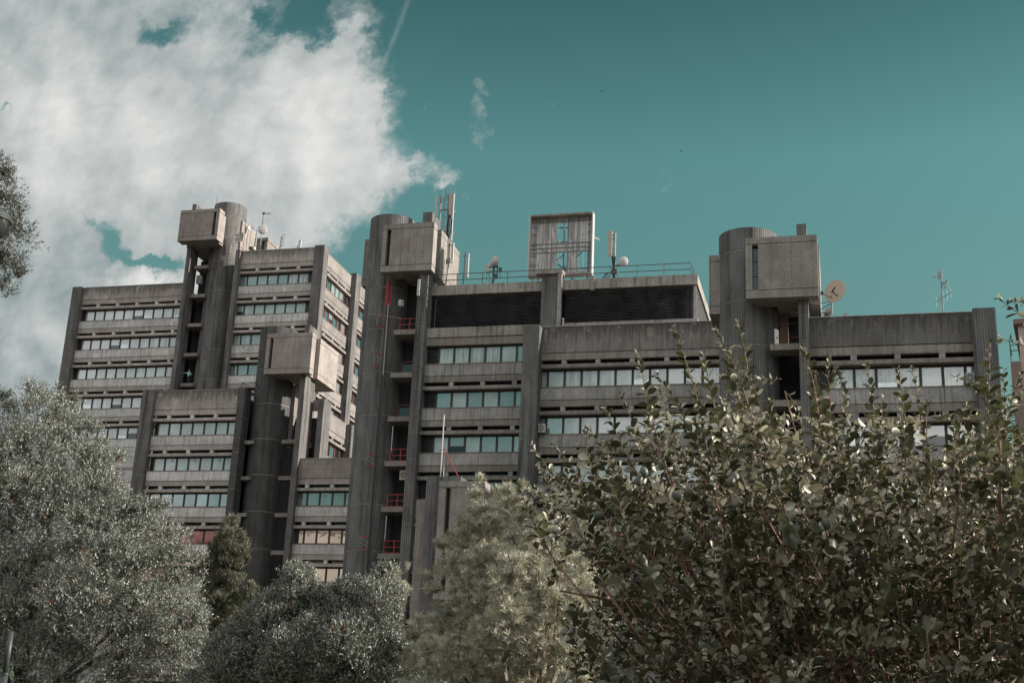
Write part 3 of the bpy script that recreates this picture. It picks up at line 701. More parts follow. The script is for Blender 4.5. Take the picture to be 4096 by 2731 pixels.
# on the tall tower
dish_thing('antenna_dish', 'large white round drum dish under the yagi aerial on the tallest block roof', (-66.55, 133.2, 58.35), (0.30, -0.94, 0.08), 0.56, 0.26, [(-66.8, 133.6, 54.6), (-66.86, 133.6, 60.6)], drum_=True)
dish_thing('antenna_dish', 'small open dish with feed arm right behind the brushed stair drum', (-68.3, 133.6, 58.75), (0.62, -0.75, 0.18), 0.42, 0.12, [(-68.45, 134.1, 56.0), (-68.45, 134.1, 59.9)])
t = thing('yagi_aerial', 'comb shaped yagi aerial pointing right above the large white drum dish', 'aerial', (-66.86, 133.6, 60.2))
b = MB(); b.tube((-67.15, 133.6, 60.72), (-65.9, 133.5, 60.52), 0.025); b.build('boom', 'darksteel', t)
b = MB()
for i in range(11): x = -66.75+i*0.085; b.tube((x, 133.6, 60.5), (x, 133.6, 60.78), 0.012)
b.box(-67.0, -66.7, 133.55, 133.65, 60.6, 60.82); b.build('element', 'darksteel', t)
t = thing('whip_aerial', 'thin vertical rod standing on the tallest cabin beside the drum', 'aerial', (-72.35, 132.9, 59.4))
b = MB(); b.tube((-72.35, 131.9, 59.4), (-72.35, 131.9, 62.55), 0.03, 0.018); b.build('rod', 'darksteel', t)
t = thing('link_antenna', 'white kidney shaped link antenna on a bent pipe at the drum of the tallest block', 'antenna', (-68.9, 132.3, 54.7))
b = MB(); c = Vector((-68.75, 131.3, 56.55))
for dzz in (0.30, -0.18): b.lathe((0, 0), [(0.001, 0)], 3, cap=False) if False else b.disc_dish(c+Vector((0, 0, dzz)), (0.2, -1, 0), 0.34, 0.10, rings=3, thick=0.16)
b.build('reflector', 'white', t, smooth=True)
b = MB(); b.path([(-69.5, 131.35, 54.8), (-69.45, 131.3, 56.4), (-69.3, 131.3, 57.1), (-69.05, 131.3, 57.1), (-68.9, 131.4, 56.7)], 0.045); b.build('bracket_pipe', 'beige', t)
t = thing('floodlight', 'white floodlight box on the parapet of the tallest block, below the large dish', 'floodlight', (-66.5, 130.9, 54.8))
b = MB(); b.box(-66.85, -66.15, 130.7, 131.2, 54.95, 55.25); b.build('housing', 'white', t)
b = MB(); b.box(-66.8, -66.4, 130.66, 130.7, 54.97, 55.2); b.build('lens', 'black', t)
b = MB(); b.tube((-66.6, 131.0, 54.75), (-66.6, 131.0, 54.98), 0.05); b.tube((-66.3, 131.3, 54.75), (-66.3, 131.3, 57.6), 0.09); b.tube((-66.3, 131.3, 57.6), (-65.9, 131.6, 57.75), 0.09); b.build('bracket', 'coping', t)
t = thing('tv_aerial', 'small zigzag television aerial behind the roof hut of the tallest block', 'aerial', (-64.5, 134, 54.7))
b = MB(); b.tube((-64.6, 134, 54.7), (-64.35, 134, 57.6), 0.04)
for z in (56.3, 56.75, 57.2, 57.6): b.tube((-64.5, 134, z), (-63.8, 133.7, z+0.28), 0.03); b.tube((-64.5, 134, z), (-64.2, 134.2, z-0.2), 0.02)
b.build('mast', 'darksteel', t)
t = thing('sector_antenna', 'short pale sector antenna on the tallest roof near the corner pillar', 'antenna', (-61.2, 132, 54.7))
b = MB(); b.box(-61.15, -60.9, 132, 132.2, 55.1, 56.3); b.build('panel', 'white', t)
b = MB(); b.tube((-61.25, 132.3, 54.6), (-61.25, 132.3, 56.0), 0.05); b.tube((-61.5, 132.3, 54.6), (-61.4, 132.3, 55.7), 0.05); b.build('mast', 'galv', t)
t = thing('roof_dish', 'tiny white dish on the roof edge between the hut and the corner pillar', 'antenna dish', (-63.5, 132, 54.8))
b = MB(); b.disc_dish((-64.0, 132, 55.05), (0.3, -1, 0.3), 0.22, 0.06); b.build('reflector', 'white', t)
b = MB(); b.tube((-64.0, 132.1, 54.75), (-64.0, 132.1, 55.05), 0.03); b.build('mast', 'galv', t)
# ventilation box in the stair recess, air conditioners
def aircon(label, x, y, z, w_=0.75, h_=0.58, d_=0.32, side=False, mat='white', g_=None):
    t = thing('air_conditioner', label, 'air conditioner', (x, y, z), g_)
    b = MB(); b.box(x, x+w_, y-d_, y, z, z+h_); b.build('casing', mat, t)
    b = MB(); cx = x+w_*0.42; k = 18
    for rr in (0.09, 0.16, 0.23):
        for j in range(k):
            a0, a1 = 2*math.pi*j/k, 2*math.pi*(j+1)/k
            b.tube((cx+rr*math.cos(a0), y-d_-0.01, z+h_/2+rr*math.sin(a0)), (cx+rr*math.cos(a1), y-d_-0.01, z+h_/2+rr*math.sin(a1)), 0.014, k=4)
    b.build('fan_guard', 'darksteel', t)
    b = MB(); b.box(x+0.05, x+0.1, y-d_, y+0.25, z-0.06, z); b.box(x+w_-0.1, x+w_-0.05, y-d_, y+0.25, z-0.06, z); b.build('bracket', 'galv', t)
    return t
aircon('white air conditioner hung beside the first window right of the ribbed middle pillar', -21.80, 91.75, 22.62, 0.5, 0.62, 0.45)
aircon('white air conditioner in the shaded recess between red balcony railings', -33.75, 95.7, 20.0, 0.7, 0.75, 0.3, mat='beige')
aircon('white air conditioner at the right end of the upper window row, beside the last pillar', 7.10, 78.85, 21.98, 0.5, 0.62, 0.45)
t = thing('ventilation_box', 'pale tall box hanging in the open stair recess of the tallest block', 'box', (-73.2, 131, 51.0))
b = MB(); b.box(-73.3, -72.75, 131.0, 131.5, 51.1, 52.1); b.build('casing', 'coping', t)
b = MB()
for i in range(5): b.box(-73.25, -72.8, 130.97, 131.0, 51.2+i*0.17, 51.27+i*0.17)
b.build('grille', 'darksteel', t)

# aerial cluster on the cabin of the central stair tower
def pole(t, a, b_, r, name='mast', mat='galv', k=8):
    m_ = MB(); m_.tube(a, b_, r, k=k); return m_.build(name, mat, t)
t = thing('antenna_mast', 'tall cluster of pale masts and panels behind the middle stair cabin', 'antenna mast', (-31.8, 97.5, 40.9))
pole(t, (-31.81, 97.5, 40.9), (-31.82, 97.5, 44.86), 0.085); pole(t, (-32.52, 97.5, 40.9), (-32.51, 97.5, 44.98), 0.06)
for (x, z0, z1, w_) in ((-32.83, 42.99, 44.85, 0.09), (-31.55, 43.03, 44.95, 0.135), (-31.36, 40.7, 44.98, 0.07), (-31.42, 41.3, 42.65, 0.09)):
    b = MB(); b.box(x-w_, x+w_, 97.3, 97.48, z0, z1); b.build('sector_panel', 'beige' if w_ > 0.13 else 'white', t)
b = MB()
for z in (41.6, 43.6): b.tube((-32.55, 97.5, z), (-31.2, 97.5, z-0.05), 0.055); b.tube((-31.81, 97.5, z-0.05), (-31.4, 98.3, z+0.1), 0.05)
for z in (42.3, 43.0, 44.2, 44.8): b.tube((-32.83, 97.4, z), (-32.5, 97.5, z), 0.03) if z > 42.9 else None
b.build('crossbar', 'galv', t)
b = MB(); b.tube((-32.15, 97.4, 41.3), (-32.15, 97.4, 44.7), 0.035)
for i in range(12):
    z = 41.5+i*0.27; b.tube((-32.3, 97.35, z+0.08), (-32.0, 97.45, z-0.08), 0.018)
for z in (42.0, 42.9, 43.6, 44.5): b.tube((-32.15, 97.4, z), (-31.82, 97.5, z+0.03), 0.025)
b.build('yagi_aerial', 'galv', t)
b = MB()
for (x, z0, z1) in ((-32.35, 44.25, 45.3), (-32.12, 44.7, 45.5), (-32.05, 44.7, 45.5), (-31.95, 44.8, 45.4), (-31.68, 44.9, 45.62), (-31.30, 44.45, 45.47)): b.tube((x, 97.5, z0), (x, 97.5, z1), 0.02)
b.tube((-32.35, 97.5, 44.72), (-31.82, 97.5, 44.70), 0.02); b.tube((-31.82, 97.5, 45.02), (-31.3, 97.5, 45.0), 0.02); b.tube((-31.82, 97.5, 44.8), (-31.78, 97.5, 45.1), 0.03); b.tube((-32.1, 97.5, 45.0), (-31.82, 97.5, 44.85), 0.02)
b.build('whip', 'galv', t)
b = MB(); rr_ = random.Random(3)
for i in range(16):
    x = -31.62+rr_.uniform(-.12, .12); z = 40.9+rr_.uniform(0, 0.3)
    b.path([(x, 97.4, z), (x+rr_.uniform(-.05, .05), 97.35, z+1.0), (x+rr_.uniform(-.08, .08), 97.4, z+rr_.uniform(1.6, 2.6))], 0.018)
b.lathe((-31.8, 97.5), [(0.10, 40.9), (0.22, 41.0), (0.24, 41.15), (0.10, 41.3)], 12)
b.build('cable_bundle', 'black', t)
for (lab, y, z0, z1, x) in (('pale panel antenna with a grey box, fixed to the lit side of the middle cabin', 97.36, 38.7, 40.58, -31.3), ('pale panel antenna on a dark bracket at the rear edge of the middle cabin', 100.9, 38.6, 40.96, -31.0)):
    t = thing('panel_antenna', lab, 'antenna', (x, y, z0))
    b = MB(); b.box(x+0.02, x+0.18, y+0.1, y+0.3, z0+0.15, z1); b.build('panel', 'white', t)
    b = MB(); b.tube((x-0.1, y-0.1, z0-0.5), (x-0.1, y-0.1, z1+0.05), 0.05)
    for zz in (z0+0.2, z1-0.25): b.tube((x-0.3, y, zz), (x+0.1, y+0.15, zz), 0.035)
    b.build('mast', 'darksteel', t)
    if y < 98: b = MB(); b.box(x-0.2, x+0.08, y-0.2, y+0.05, z0, z0+0.38); b.build('junction_box', 'galv', t)
    b = MB(); b.path([(x-0.12, y-0.12, z0), (x-0.16, y-0.1, z0-0.9), (x-0.2, y-0.12, z0-1.9)], 0.035); b.build('cable', 'black', t)
t = thing('corner_antenna', 'long pale antenna with loose cables on the pillar under the middle cabin', 'antenna', (-32.8, 94.3, 33.9))
b = MB(); b.box(-32.92, -32.72, 94.15, 94.28, 34.75, 36.15); b.build('panel', 'white', t)
b = MB(); b.tube((-32.85, 94.36, 34.55), (-32.85, 94.36, 36.4), 0.05); b.path([(-32.8, 94.2, 34.75), (-32.75, 94.1, 34.3), (-32.4, 94.1, 34.35), (-32.1, 94.3, 35.4), (-31.8, 94.9, 36.0)], 0.03); b.path([(-32.6, 94.2, 36.1), (-32.3, 94.2, 35.4), (-32.1, 94.3, 34.9)], 0.025); b.build('cable', 'black', t)
# microwave dishes on the louvred roof
t = thing('microwave_mast', 'mast with three pale round dishes of different size on the louvred roof', 'antenna mast', (-27.4, 97, 35.9))
pole(t, (-27.4, 97, 35.9), (-27.4, 97, 38.3), 0.09, mat='darksteel'); pole(t, (-27.1, 97, 37.2), (-27.1, 97, 38.1), 0.05, mat='darksteel')
def shroud(t, c, ax, r, d_, name='dish'):
    ax = Vector(ax).normalized(); mb = MB(); k = 26; tt = ax.cross(Vector((0,0,1))).normalized(); oo = ax.cross(tt); c = Vector(c)
    rings = [(0.001, d_+.03), (.9, d_+.02), (1.0, d_-.02), (1.0, -d_), (.75, -d_*1.3), (0.001, -d_*1.5)]
    for (rr, h) in rings:
        for j in range(k):
            an = 2*math.pi*j/k; mb.v.append(tuple(c+ax*h+(tt*math.cos(an)+oo*math.sin(an))*r*rr))
    for q in range(len(rings)-1):
        for j in range(k): mb.f.append((q*k+j, (q+1)*k+j, (q+1)*k+(j+1)%k, q*k+(j+1)%k)); mb.mi.append(0); mb.uv += [(0,0)]*4
    return mb.build(name, 'white', t, smooth=True)
shroud(t, (-27.28, 96.8, 38.42), (-0.80, -0.6, 0.05), 0.42, 0.20); shroud(t, (-27.8, 96.8, 38.02), (-0.65, -0.75, 0), 0.24, 0.10); shroud(t, (-27.82, 96.8, 37.62), (-0.65, -0.75, 0), 0.24, 0.10)
b = MB(); b.tube((-27.8, 97, 38.0), (-27.0, 97, 38.0), 0.05); b.tube((-27.8, 97, 37.6), (-26.9, 97, 37.6), 0.05); b.box(-26.95, -26.72, 96.9, 97.1, 37.55, 37.9); b.box(-27.3, -27.05, 96.9, 97.1, 37.1, 37.35); b.build('bracket', 'darksteel', t)
b = MB(); b.path([(-27.8, 97, 37.5), (-27.7, 97, 36.9), (-27.4, 97, 36.6)], .02); b.path([(-26.9, 97, 37.6), (-26.8, 97, 37.1), (-27.3, 97, 36.9)], .02); b.path([(-27.9, 97, 37.9), (-28.0, 97, 37.0), (-27.5, 97, 36.5)], .015); b.build('cable', 'black', t)
t = thing('sector_mast', 'upright pale panel antenna with a small round dish on the louvred roof', 'antenna mast', (-17.4, 97, 35.9))
pole(t, (-17.38, 97, 35.9), (-17.38, 97, 40.42), 0.09); 
b = MB(); b.box(-17.92, -17.58, 96.75, 96.95, 38.4, 40.55); b.build('panel', 'beige', t)
shroud(t, (-16.62, 96.8, 37.88), (0.15, -1, 0.05), 0.37, 0.12)
b = MB()
for z in (38.6, 39.0, 39.9, 40.2): b.tube((-17.7, 96.9, z), (-17.36, 97, z), 0.045)
b.tube((-17.38, 97, 37.6), (-16.7, 97, 37.7), 0.05); b.tube((-17.4, 97, 37.2), (-18.6, 97.3, 36.0), 0.04); b.tube((-17.3, 97, 37.2), (-16.7, 97.3, 36.0), 0.04); b.box(-17.6, -17.15, 96.85, 97.05, 36.9, 37.3); b.build('bracket', 'darksteel', t)
b = MB()
for i in range(7): b.path([(-17.6+.05*i, 96.95, 38.4), (-17.5+.03*i, 96.9, 37.6), (-17.45+.03*i, 96.9, 36.0)], .03)
for i in range(3): b.path([(-17.5, 96.9, 37.1), (-17.9-.1*i, 96.9, 36.9), (-18.4-.1*i, 96.95, 36.1)], .025)
b.build('cable', 'black', t)
# the sign seen from behind
t = thing('billboard', 'rusty square sign frame seen from behind with open panels above the louvred roof', 'billboard', (-22, 97.6, 35.9))
X0, X1, Z0, Z1, YB = -24.58, -19.22, 37.05, 42.44, 97.0
B1(X0, X0+0.12, YB, YB+0.75, Z0, Z1).build('side_cheek', 'white', t); B1(X1-0.1, X1, YB, YB+0.75, Z0, Z1).build('side_cheek', 'white', t)
B1(X0+0.12, X1-0.1, YB, YB+0.75, Z1-0.16, Z1).build('edge_frame', 'rust', t); B1(X0+0.12, X1-0.1, YB, YB+0.75, Z0, Z0+0.14).build('edge_frame', 'rust', t)
WIN = [(-22.32, -21.38, 40.06, 41.83), (-22.27, -21.36, 37.58, 39.24), (-20.54, -19.66, 37.58, 39.24)]
M['sheet'] = None
mt, n = newmat('corrugated_sheet')
p_ = n.n('ShaderNodeNewGeometry').outputs['Position']; xs = n.n('ShaderNodeSeparateXYZ', ins={0: p_}).outputs[0]
fr_ = n.math('ABSOLUTE', n.math('SUBTRACT', n.math('FRACT', n.math('DIVIDE', xs, 0.24)), 0.5))
cc = n.mix(n.ramp(n.noise(n.vmul(p_, (1, 1, 0.15)), 3.0, 5), 0.35, 0.7), (0.62, 0.60, 0.60, 1), (0.36, 0.34, 0.33, 1))
cc = n.mix(n.ramp(fr_, 0.36, 0.48, 0.0, 0.75), cc, (0.10, 0.09, 0.09, 1))
cc = n.mix(n.ramp(n.noise(p_, 2.2, 5, .7), 0.56, 0.68, 0, .6), cc, (0.16, 0.11, 0.09, 1))
bb = n.n('ShaderNodeBsdfPrincipled', ins={'Base Color': cc, 'Roughness': 0.6, 'Metallic': 0.1}); out(n, bb.outputs[0]); M['sheet'] = mt
YS = YB+0.62
def sheet_rects():
    xs_ = [X0+0.12, -22.3, -21.37, -20.54, -19.66, X1-0.1]; zs_ = [Z0+0.14, 37.58, 39.24, 40.05, 41.83, Z1-0.16]
    for i in range(5):
        for j in range(5):
            hole = (i == 1 and j in (1, 3)) or (i == 3 and j == 1)
            if not hole: yield xs_[i], xs_[i+1], zs_[j], zs_[j+1]
b = MB()
for i_, (a, c_, d, e) in enumerate(sheet_rects()): b.box(a, c_, YS, YS+0.06+0.001*(i_ % 3), d, e)
b.build('sheet_panel', 'sheet', t)
b = MB()
for z in (Z0+0.35, Z0+0.75, 39.27, 39.65, 40.03, 41.95): b.tube((X0+0.1, YS-0.05, z), (X1-0.1, YS-0.05, z), 0.028)
for x in (-24.1, -23.15, -22.72, -22.3, -21.38, -20.95, -20.53, -19.62, -19.45): b.tube((x, YS-0.10, Z0+0.1), (x, YS-0.10, Z1-0.1), 0.03)
for x in (-23.7, -22.9, -21.1, -20.1): b.tube((x, YS-0.12, Z1-0.5), (x, YB+0.2, Z1-0.12), 0.03)
for z in (Z0+0.2, 38.2, 39.0, 39.6, 40.0, 40.9, 41.6): b.tube((X0+0.12, YS-0.1, z), (X0+0.6, YS-0.1, z), 0.03); b.tube((X1-0.55, YS-0.1, z), (X1-0.1, YS-0.1, z), 0.03)
b.tube((X0+0.15, YS-0.3, 40.5), (-23.2, YS-0.1, 39.3), 0.018)
b.build('sheet_rail', 'galv', t)
b = MB()
for x in (-23.9, -21.8, -19.75): b.tube((x, YB+1.2, 35.9), (x, YB+1.0, 42.0), 0.06)
b.tube((-24.4, YB+1.1, 37.3), (-19.4, YB+1.1, 37.3), 0.06); b.tube((-24.4, YB+1.1, 41.6), (-19.4, YB+1.1, 41.6), 0.05)
for (a, c_) in (((-23.9, YB+1.1, 37.6), (-21.8, YB+1.1, 39.2)), ((-21.8, YB+1.1, 37.5), (-19.7, YB+1.1, 40.2)), ((-22.3, YB+1.1, 38.4), (-21.3, YB+1.1, 37.6)), ((-22.3, YB+1.15, 37.6), (-21.3, YB+1.15, 38.4)), ((-21.2, YB+1, 37.2), (-19.6, YB+1, 35.95))): b.tube(a, c_, 0.045)
b.build('truss', 'darksteel', t)
b = MB()
for z0 in (37.9, 40.35):
    for z in (z0, z0+0.38): b.tube((-24.3, YB+2.0, z), (-19.5, YB+2.0, z), 0.03)
    for x in (-22.28, -20.0): b.tube((x, YB+2.0, z0-0.5), (x, YB+2.0, z0+0.4), 0.03)
b.build('walkway_rail', 'darksteel', t)
b = MB()
for (x, z0, z1) in ((-22.2, 38.6, 39.2), (-21.95, 38.2, 39.2), (-20.5, 37.7, 38.9), (-20.1, 37.8, 39.2), (-22.2, 41.2, 41.6), (-21.7, 41.1, 41.8)): b.path([(x, YB+0.8, z1), (x-.05, YB+0.8, (z0+z1)/2), (x+.04, YB+0.8, z0)], 0.014)
for k_ in (38.55, 40.15): b.path([(-22.25, YB+0.9, k_+.3), (-22.1, YB+0.9, k_+.2), (-22.2, YB+0.9, k_), (-22.0, YB+.9, k_-.05)], 0.03)
b.build('loose_tube', 'white', t)
b = MB(); b.quad((-19.2, YB+0.6, 40.25), (-18.72, YB+0.9, 40.2), (-18.85, YB+0.9, 40.42), (-19.2, YB+0.6, 40.5)); b.quad((-19.2, YB+0.62, 40.5), (-18.85, YB+0.92, 40.42), (-18.72, YB+0.92, 40.2), (-19.2, YB+0.62, 40.25)); b.build('lamp_shade', 'galv', t)
# right tower dishes, television aerial
t = thing('satellite_dish', 'large cream satellite dish on a bracket beside the right cabin', 'satellite dish', (-0.5, 81.5, 27.7))
b = MB(); b.disc_dish((-0.18, 81.6, 29.13), (-0.50, -0.86, 0.06), 0.76, 0.14); b.build('reflector', 'cream_dish', t, smooth=True)
b = MB(); b.tube((-0.47, 81.7, 27.65), (-0.47, 81.7, 28.95), 0.045, k=8)
for z in (28.45, 27.75): b.tube((-1.2, 81.7, z), (-0.47, 81.7, z+0.05), 0.03); 
b.tube((-1.2, 81.7, 28.0), (-0.47, 81.7, 28.4), 0.035); b.build('mast', 'galv', t)
b = MB(); b.tube((-0.55, 81.5, 28.72), (-1.05, 80.7, 28.75), 0.02); b.box(-1.13, -0.95, 80.6, 80.75, 28.65, 28.85); b.tube((-0.45, 81.35, 29.0), (-0.22, 80.9, 29.22), 0.05); b.tube((-0.35, 81.3, 29.0), (-0.1, 81.0, 28.62), 0.045); b.build('feed_arm', 'darksteel', t)
t = thing('satellite_dish', 'smaller cream dish low behind the large one at the right cabin', 'satellite dish', (-0.6, 81.5, 27.2))
b = MB(); b.disc_dish((-0.70, 82.0, 27.75), (-0.85, -0.50, 0.10), 0.46, 0.09); b.build('reflector', 'cream_dish', t, smooth=True)
b = MB(); b.path([(-1.2, 81.8, 27.3), (-0.9, 81.6, 27.32), (-0.72, 81.75, 27.6)], 0.03); b.box(-0.92, -0.72, 81.5, 81.65, 27.58, 27.7); b.build('feed_arm', 'darksteel', t)
t = thing('tv_aerial', 'thin television aerial with two grid panels above the long right parapet', 'aerial', (6.15, 80, 26.2))
pole(t, (6.15, 80, 25.6), (6.16, 80, 29.78), 0.035)
for (z, w_) in ((29.35, 0.45), (28.75, 0.40)):
    b = MB()
    for i in range(6): b.tube((6.16-w_*.8+(.35 if z < 29 else 0), 79.95, z-0.24+i*.09), (6.2+(.45 if z < 29 else .1), 80.05, z-0.24+i*.09), 0.009, k=4)
    for i in range(6): b.tube((5.8+(.35 if z < 29 else 0)+i*.09, 80, z-0.26), (5.8+(.35 if z < 29 else 0)+i*.09, 80, z+0.26), 0.009, k=4)
    b.tube((6.16, 79.9, z-.05), (5.65 if z > 29 else 6.5, 79.7, z-0.18 if z > 29 else z+.15), 0.03); b.build('grid_panel', 'galv', t)
b = MB(); b.tube((5.75, 80, 27.6), (6.75, 80, 28.25), 0.022)
for i in range(5): x = 5.8+i*.22; z = 27.62+i*.14; b.tube((x, 80, z-0.33), (x, 80, z+0.33), 0.012, k=4)
b.build('element', 'galv', t)
t = thing('roof_camera', 'tiny camera on the parapet right of the cream dishes', 'camera', (0.35, 79, 26.5))
b = MB(); b.box(0.25, 0.45, 78.9, 79.15, 26.62, 26.75); b.build('housing', 'coping', t)
b = MB(); b.tube((0.35, 79.05, 26.5), (0.35, 79.05, 26.62), 0.02); b.build('bracket', 'darksteel', t)
# lattice mast on the middle stair drum
t = thing('lattice_mast', 'slender lattice mast with a red top section fixed to the middle stair drum', 'antenna mast', (-35.75, 95.2, 8))
def lattice(t, x, y, z0, z1, w_, mat, name, step=0.35, r=0.022, lean=0.0):
    b = MB(); P3 = [(x-w_/2, y), (x+w_/2, y), (x, y-w_*.8)]
    for (a, c_) in P3: b.tube((a, c_, z0), (a, c_, z1), r, k=5)
    z = z0; i = 0
    while z+step <= z1:
        for j in range(3):
            a, c_ = P3[j], P3[(j+1) % 3]
            if i % 2: a, c_ = c_, a
            b.tube((a[0], a[1], z), (c_[0], c_[1], z+step), r*.6, k=4)
        z += step; i += 1
    return b.build(name, mat, t)
lattice(t, -35.72, 95.25, 8, 34.4, 0.32, 'darksteel', 'lattice_section', 0.45)
lattice(t, -35.72, 95.25, 34.4, 36.45, 0.42, 'redpale', 'red_section', 0.3, 0.035)
b = MB(); b.tube((-35.55, 94.9, 28.4), (-35.55, 94.9, 34.4), 0.035); b.build('cable_pipe', 'beige', t)
b = MB(); b.tube((-35.6, 94.88, 8), (-35.6, 94.88, 28.4), 0.05); b.build('cable', 'black', t)
for z in (33.6, 30.2, 22.0, 15.5):
    b = MB(); b.tube((-36.5, 95.1, z), (-35.7, 95.1, z-0.05), 0.05); b.build('red_bracket', 'red', t); b = MB(); b.tube((-36.55, 95.1, z-0.95), (-35.75, 95.1, z-1.0), 0.05); b.build('red_bracket', 'red', t)
    b = MB(); b.tube((-36.5, 95.1, z), (-36.53, 95.1, z-0.95), 0.03); b.tube((-36.5, 95.1, z), (-35.7, 95.1, z-0.6), 0.03); b.tube((-36.5, 95.1, z-.4), (-35.7, 95.1, z-.9), 0.03); b.build('bracket_strut', 'galv', t)
b = MB(); b.tube((-37.3, 95.0, 33.7), (-34.4, 95.0, 33.15), 0.03); b.build('horizontal_pipe', 'galv', t)
for z in (26.2, 22.4, 15.6): b = MB(); b.path([(-35.5, 95.0, z-2.2), (-35.1, 95.0, z-1.7), (-34.75, 95.0, z-1.0), (-34.6, 95.0, z)], 0.02); b.build('loop_cable', 'black', t)
for z in (22.6, 15.4): pass
t = thing('white_pipe', 'short pale vertical pipe beside the upper of the lower red balconies', 'pipe', (-34.4, 95, 22.6), 'pale pipes beside the red balconies')
pole(t, (-34.42, 94.95, 22.2), (-34.42, 94.95, 24.2), 0.035, 'pipe', 'white')
t = thing('white_pipe', 'short pale vertical pipe beside the lowest red balcony', 'pipe', (-34.45, 95, 15.2), 'pale pipes beside the red balconies')
pole(t, (-34.42, 94.95, 15.2), (-34.42, 94.95, 17.1), 0.035, 'pipe', 'white')
t = thing('roof_pole', 'thin white pole with a red brace on the small low block', 'pole', (-27.0, 84.8, 17.85))
pole(t, (-27.02, 84.8, 17.85), (-27.02, 84.8, 22.35), 0.045, 'pole', 'white'); pole(t, (-26.85, 84.9, 17.85), (-26.85, 84.9, 19.9), 0.035, 'support', 'beige'); pole(t, (-26.85, 84.9, 19.8), (-25.7, 85.0, 17.85), 0.035, 'brace', 'red')
b = MB(); b.tube((-27.15, 84.8, 19.85), (-26.8, 84.9, 19.9), 0.05); b.build('clamp', 'red', t)

# a bird or two far up
for (lab, px_, py_, Y_) in (('tiny dark bird high in the sky above the billboard', 602, 91, 150), ('tiny dark bird in the open sky left of the right stair drum', 681, 151, 150)):
    c = at(px_, py_, Y_); b = MB()
    for s_ in (-1, 1):
        b.quad((c.x, c.y, c.z), (c.x+s_*.13, c.y-.05, c.z+.05), (c.x+s_*.14, c.y+.05, c.z+.05), (c.x, c.y+.2, c.z))
        b.quad((c.x+s_*.13, c.y-.05, c.z+.05), (c.x+s_*.32, c.y+.02, c.z+.01), (c.x+s_*.31, c.y+.05, c.z+.01), (c.x+s_*.14, c.y+.05, c.z+.05))
    b.tube((c.x, c.y-.12, c.z), (c.x, c.y+.16, c.z), 0.035, 0.01, k=8)
    o = b.build('bird', 'black', None, origin=c); tag(o, lab, 'bird')

# ================================================================== VEGETATION
RG = np.random.default_rng(11)
def leafmat(name, front, back, vary=0.35, transl=0.25, gloss=0.12, odd=None, rough=0.50):
    mt, n = newmat(name)
    at_ = n.n('ShaderNodeAttribute', attribute_name='var').outputs['Fac']
    bf = n.n('ShaderNodeNewGeometry').outputs['Backfacing']
    c = n.mix(bf, front+(1,), back+(1,))
    c = n.mix(1.0, c, n.comb(*[n.ramp(at_, 0.0, 1.0, 1-vary, 1+vary, 'LINEAR')]*3), 'MULTIPLY')
    if odd: c = n.mix(n.ramp(at_, odd[1], odd[1]+0.002), c, odd[0]+(1,))
    d = n.n('ShaderNodeBsdfDiffuse', ins={'Color': c}); t = n.n('ShaderNodeBsdfTranslucent', ins={'Color': n.mix(0.5, c, (front[0]*1.6, front[1]*1.7, front[2]*0.8, 1))})
    g = n.n('ShaderNodeBsdfGlossy', ins={'Color': (0.9, 0.9, 0.88, 1), 'Roughness': rough})
    a = n.n('ShaderNodeMixShader', ins={0: transl, 1: d.outputs[0], 2: t.outputs[0]})
    b = n.n('ShaderNodeMixShader', ins={0: gloss, 1: a.outputs[0], 2: g.outputs[0]})
    out(n, b.outputs[0]); return mt
M['olive'] = leafmat('olive_leaf', (0.066, 0.074, 0.055), (0.33, 0.345, 0.305), 0.6, 0.14, 0.075, ((0.20, 0.07, 0.035), 0.985))
M['olive_dk'] = leafmat('olive_leaf_dark', (0.035, 0.038, 0.03), (0.11, 0.112, 0.095), 0.35, 0.06, 0.07)
M['pine'] = leafmat('pine_needle', (0.38, 0.365, 0.29), (0.38, 0.365, 0.29), 0.75, 0.12, 0.07)
M['pine2'] = leafmat('conifer_needle', (0.105, 0.105, 0.068), (0.105, 0.105, 0.068), 0.5, 0.15, 0.08, ((0.20, 0.12, 0.03), 0.93))
M['feijoa'] = leafmat('round_leaf', (0.066, 0.068, 0.042), (0.40, 0.372, 0.275), 0.65, 0.32, 0.055, rough=0.45)
M['bark'] = plain('bark', (0.11, 0.085, 0.07), 0.9, vary=0.4, scale=9, bump=0.5)
M['twig'] = plain('red_brown_twig', (0.20, 0.115, 0.085), 0.65, vary=0.3, scale=14)
M['paletwig'] = plain('pale_twig', (0.27, 0.23, 0.16), 0.8, vary=0.3, scale=12)
M['fruit'] = plain('green_fruit', (0.12, 0.13, 0.105), 0.5, vary=0.15, scale=40)
M['cone'] = plain('pine_cone', (0.17, 0.08, 0.06), 0.8, vary=0.3, scale=30)

def unit(a): return a/np.maximum(np.linalg.norm(a, axis=-1, keepdims=True), 1e-9)
def rand_dir(n): return unit(RG.normal(size=(n, 3)))
def perp(d):
    r = RG.normal(size=d.shape); r -= (r*d).sum(-1, keepdims=True)*d; return unit(r)
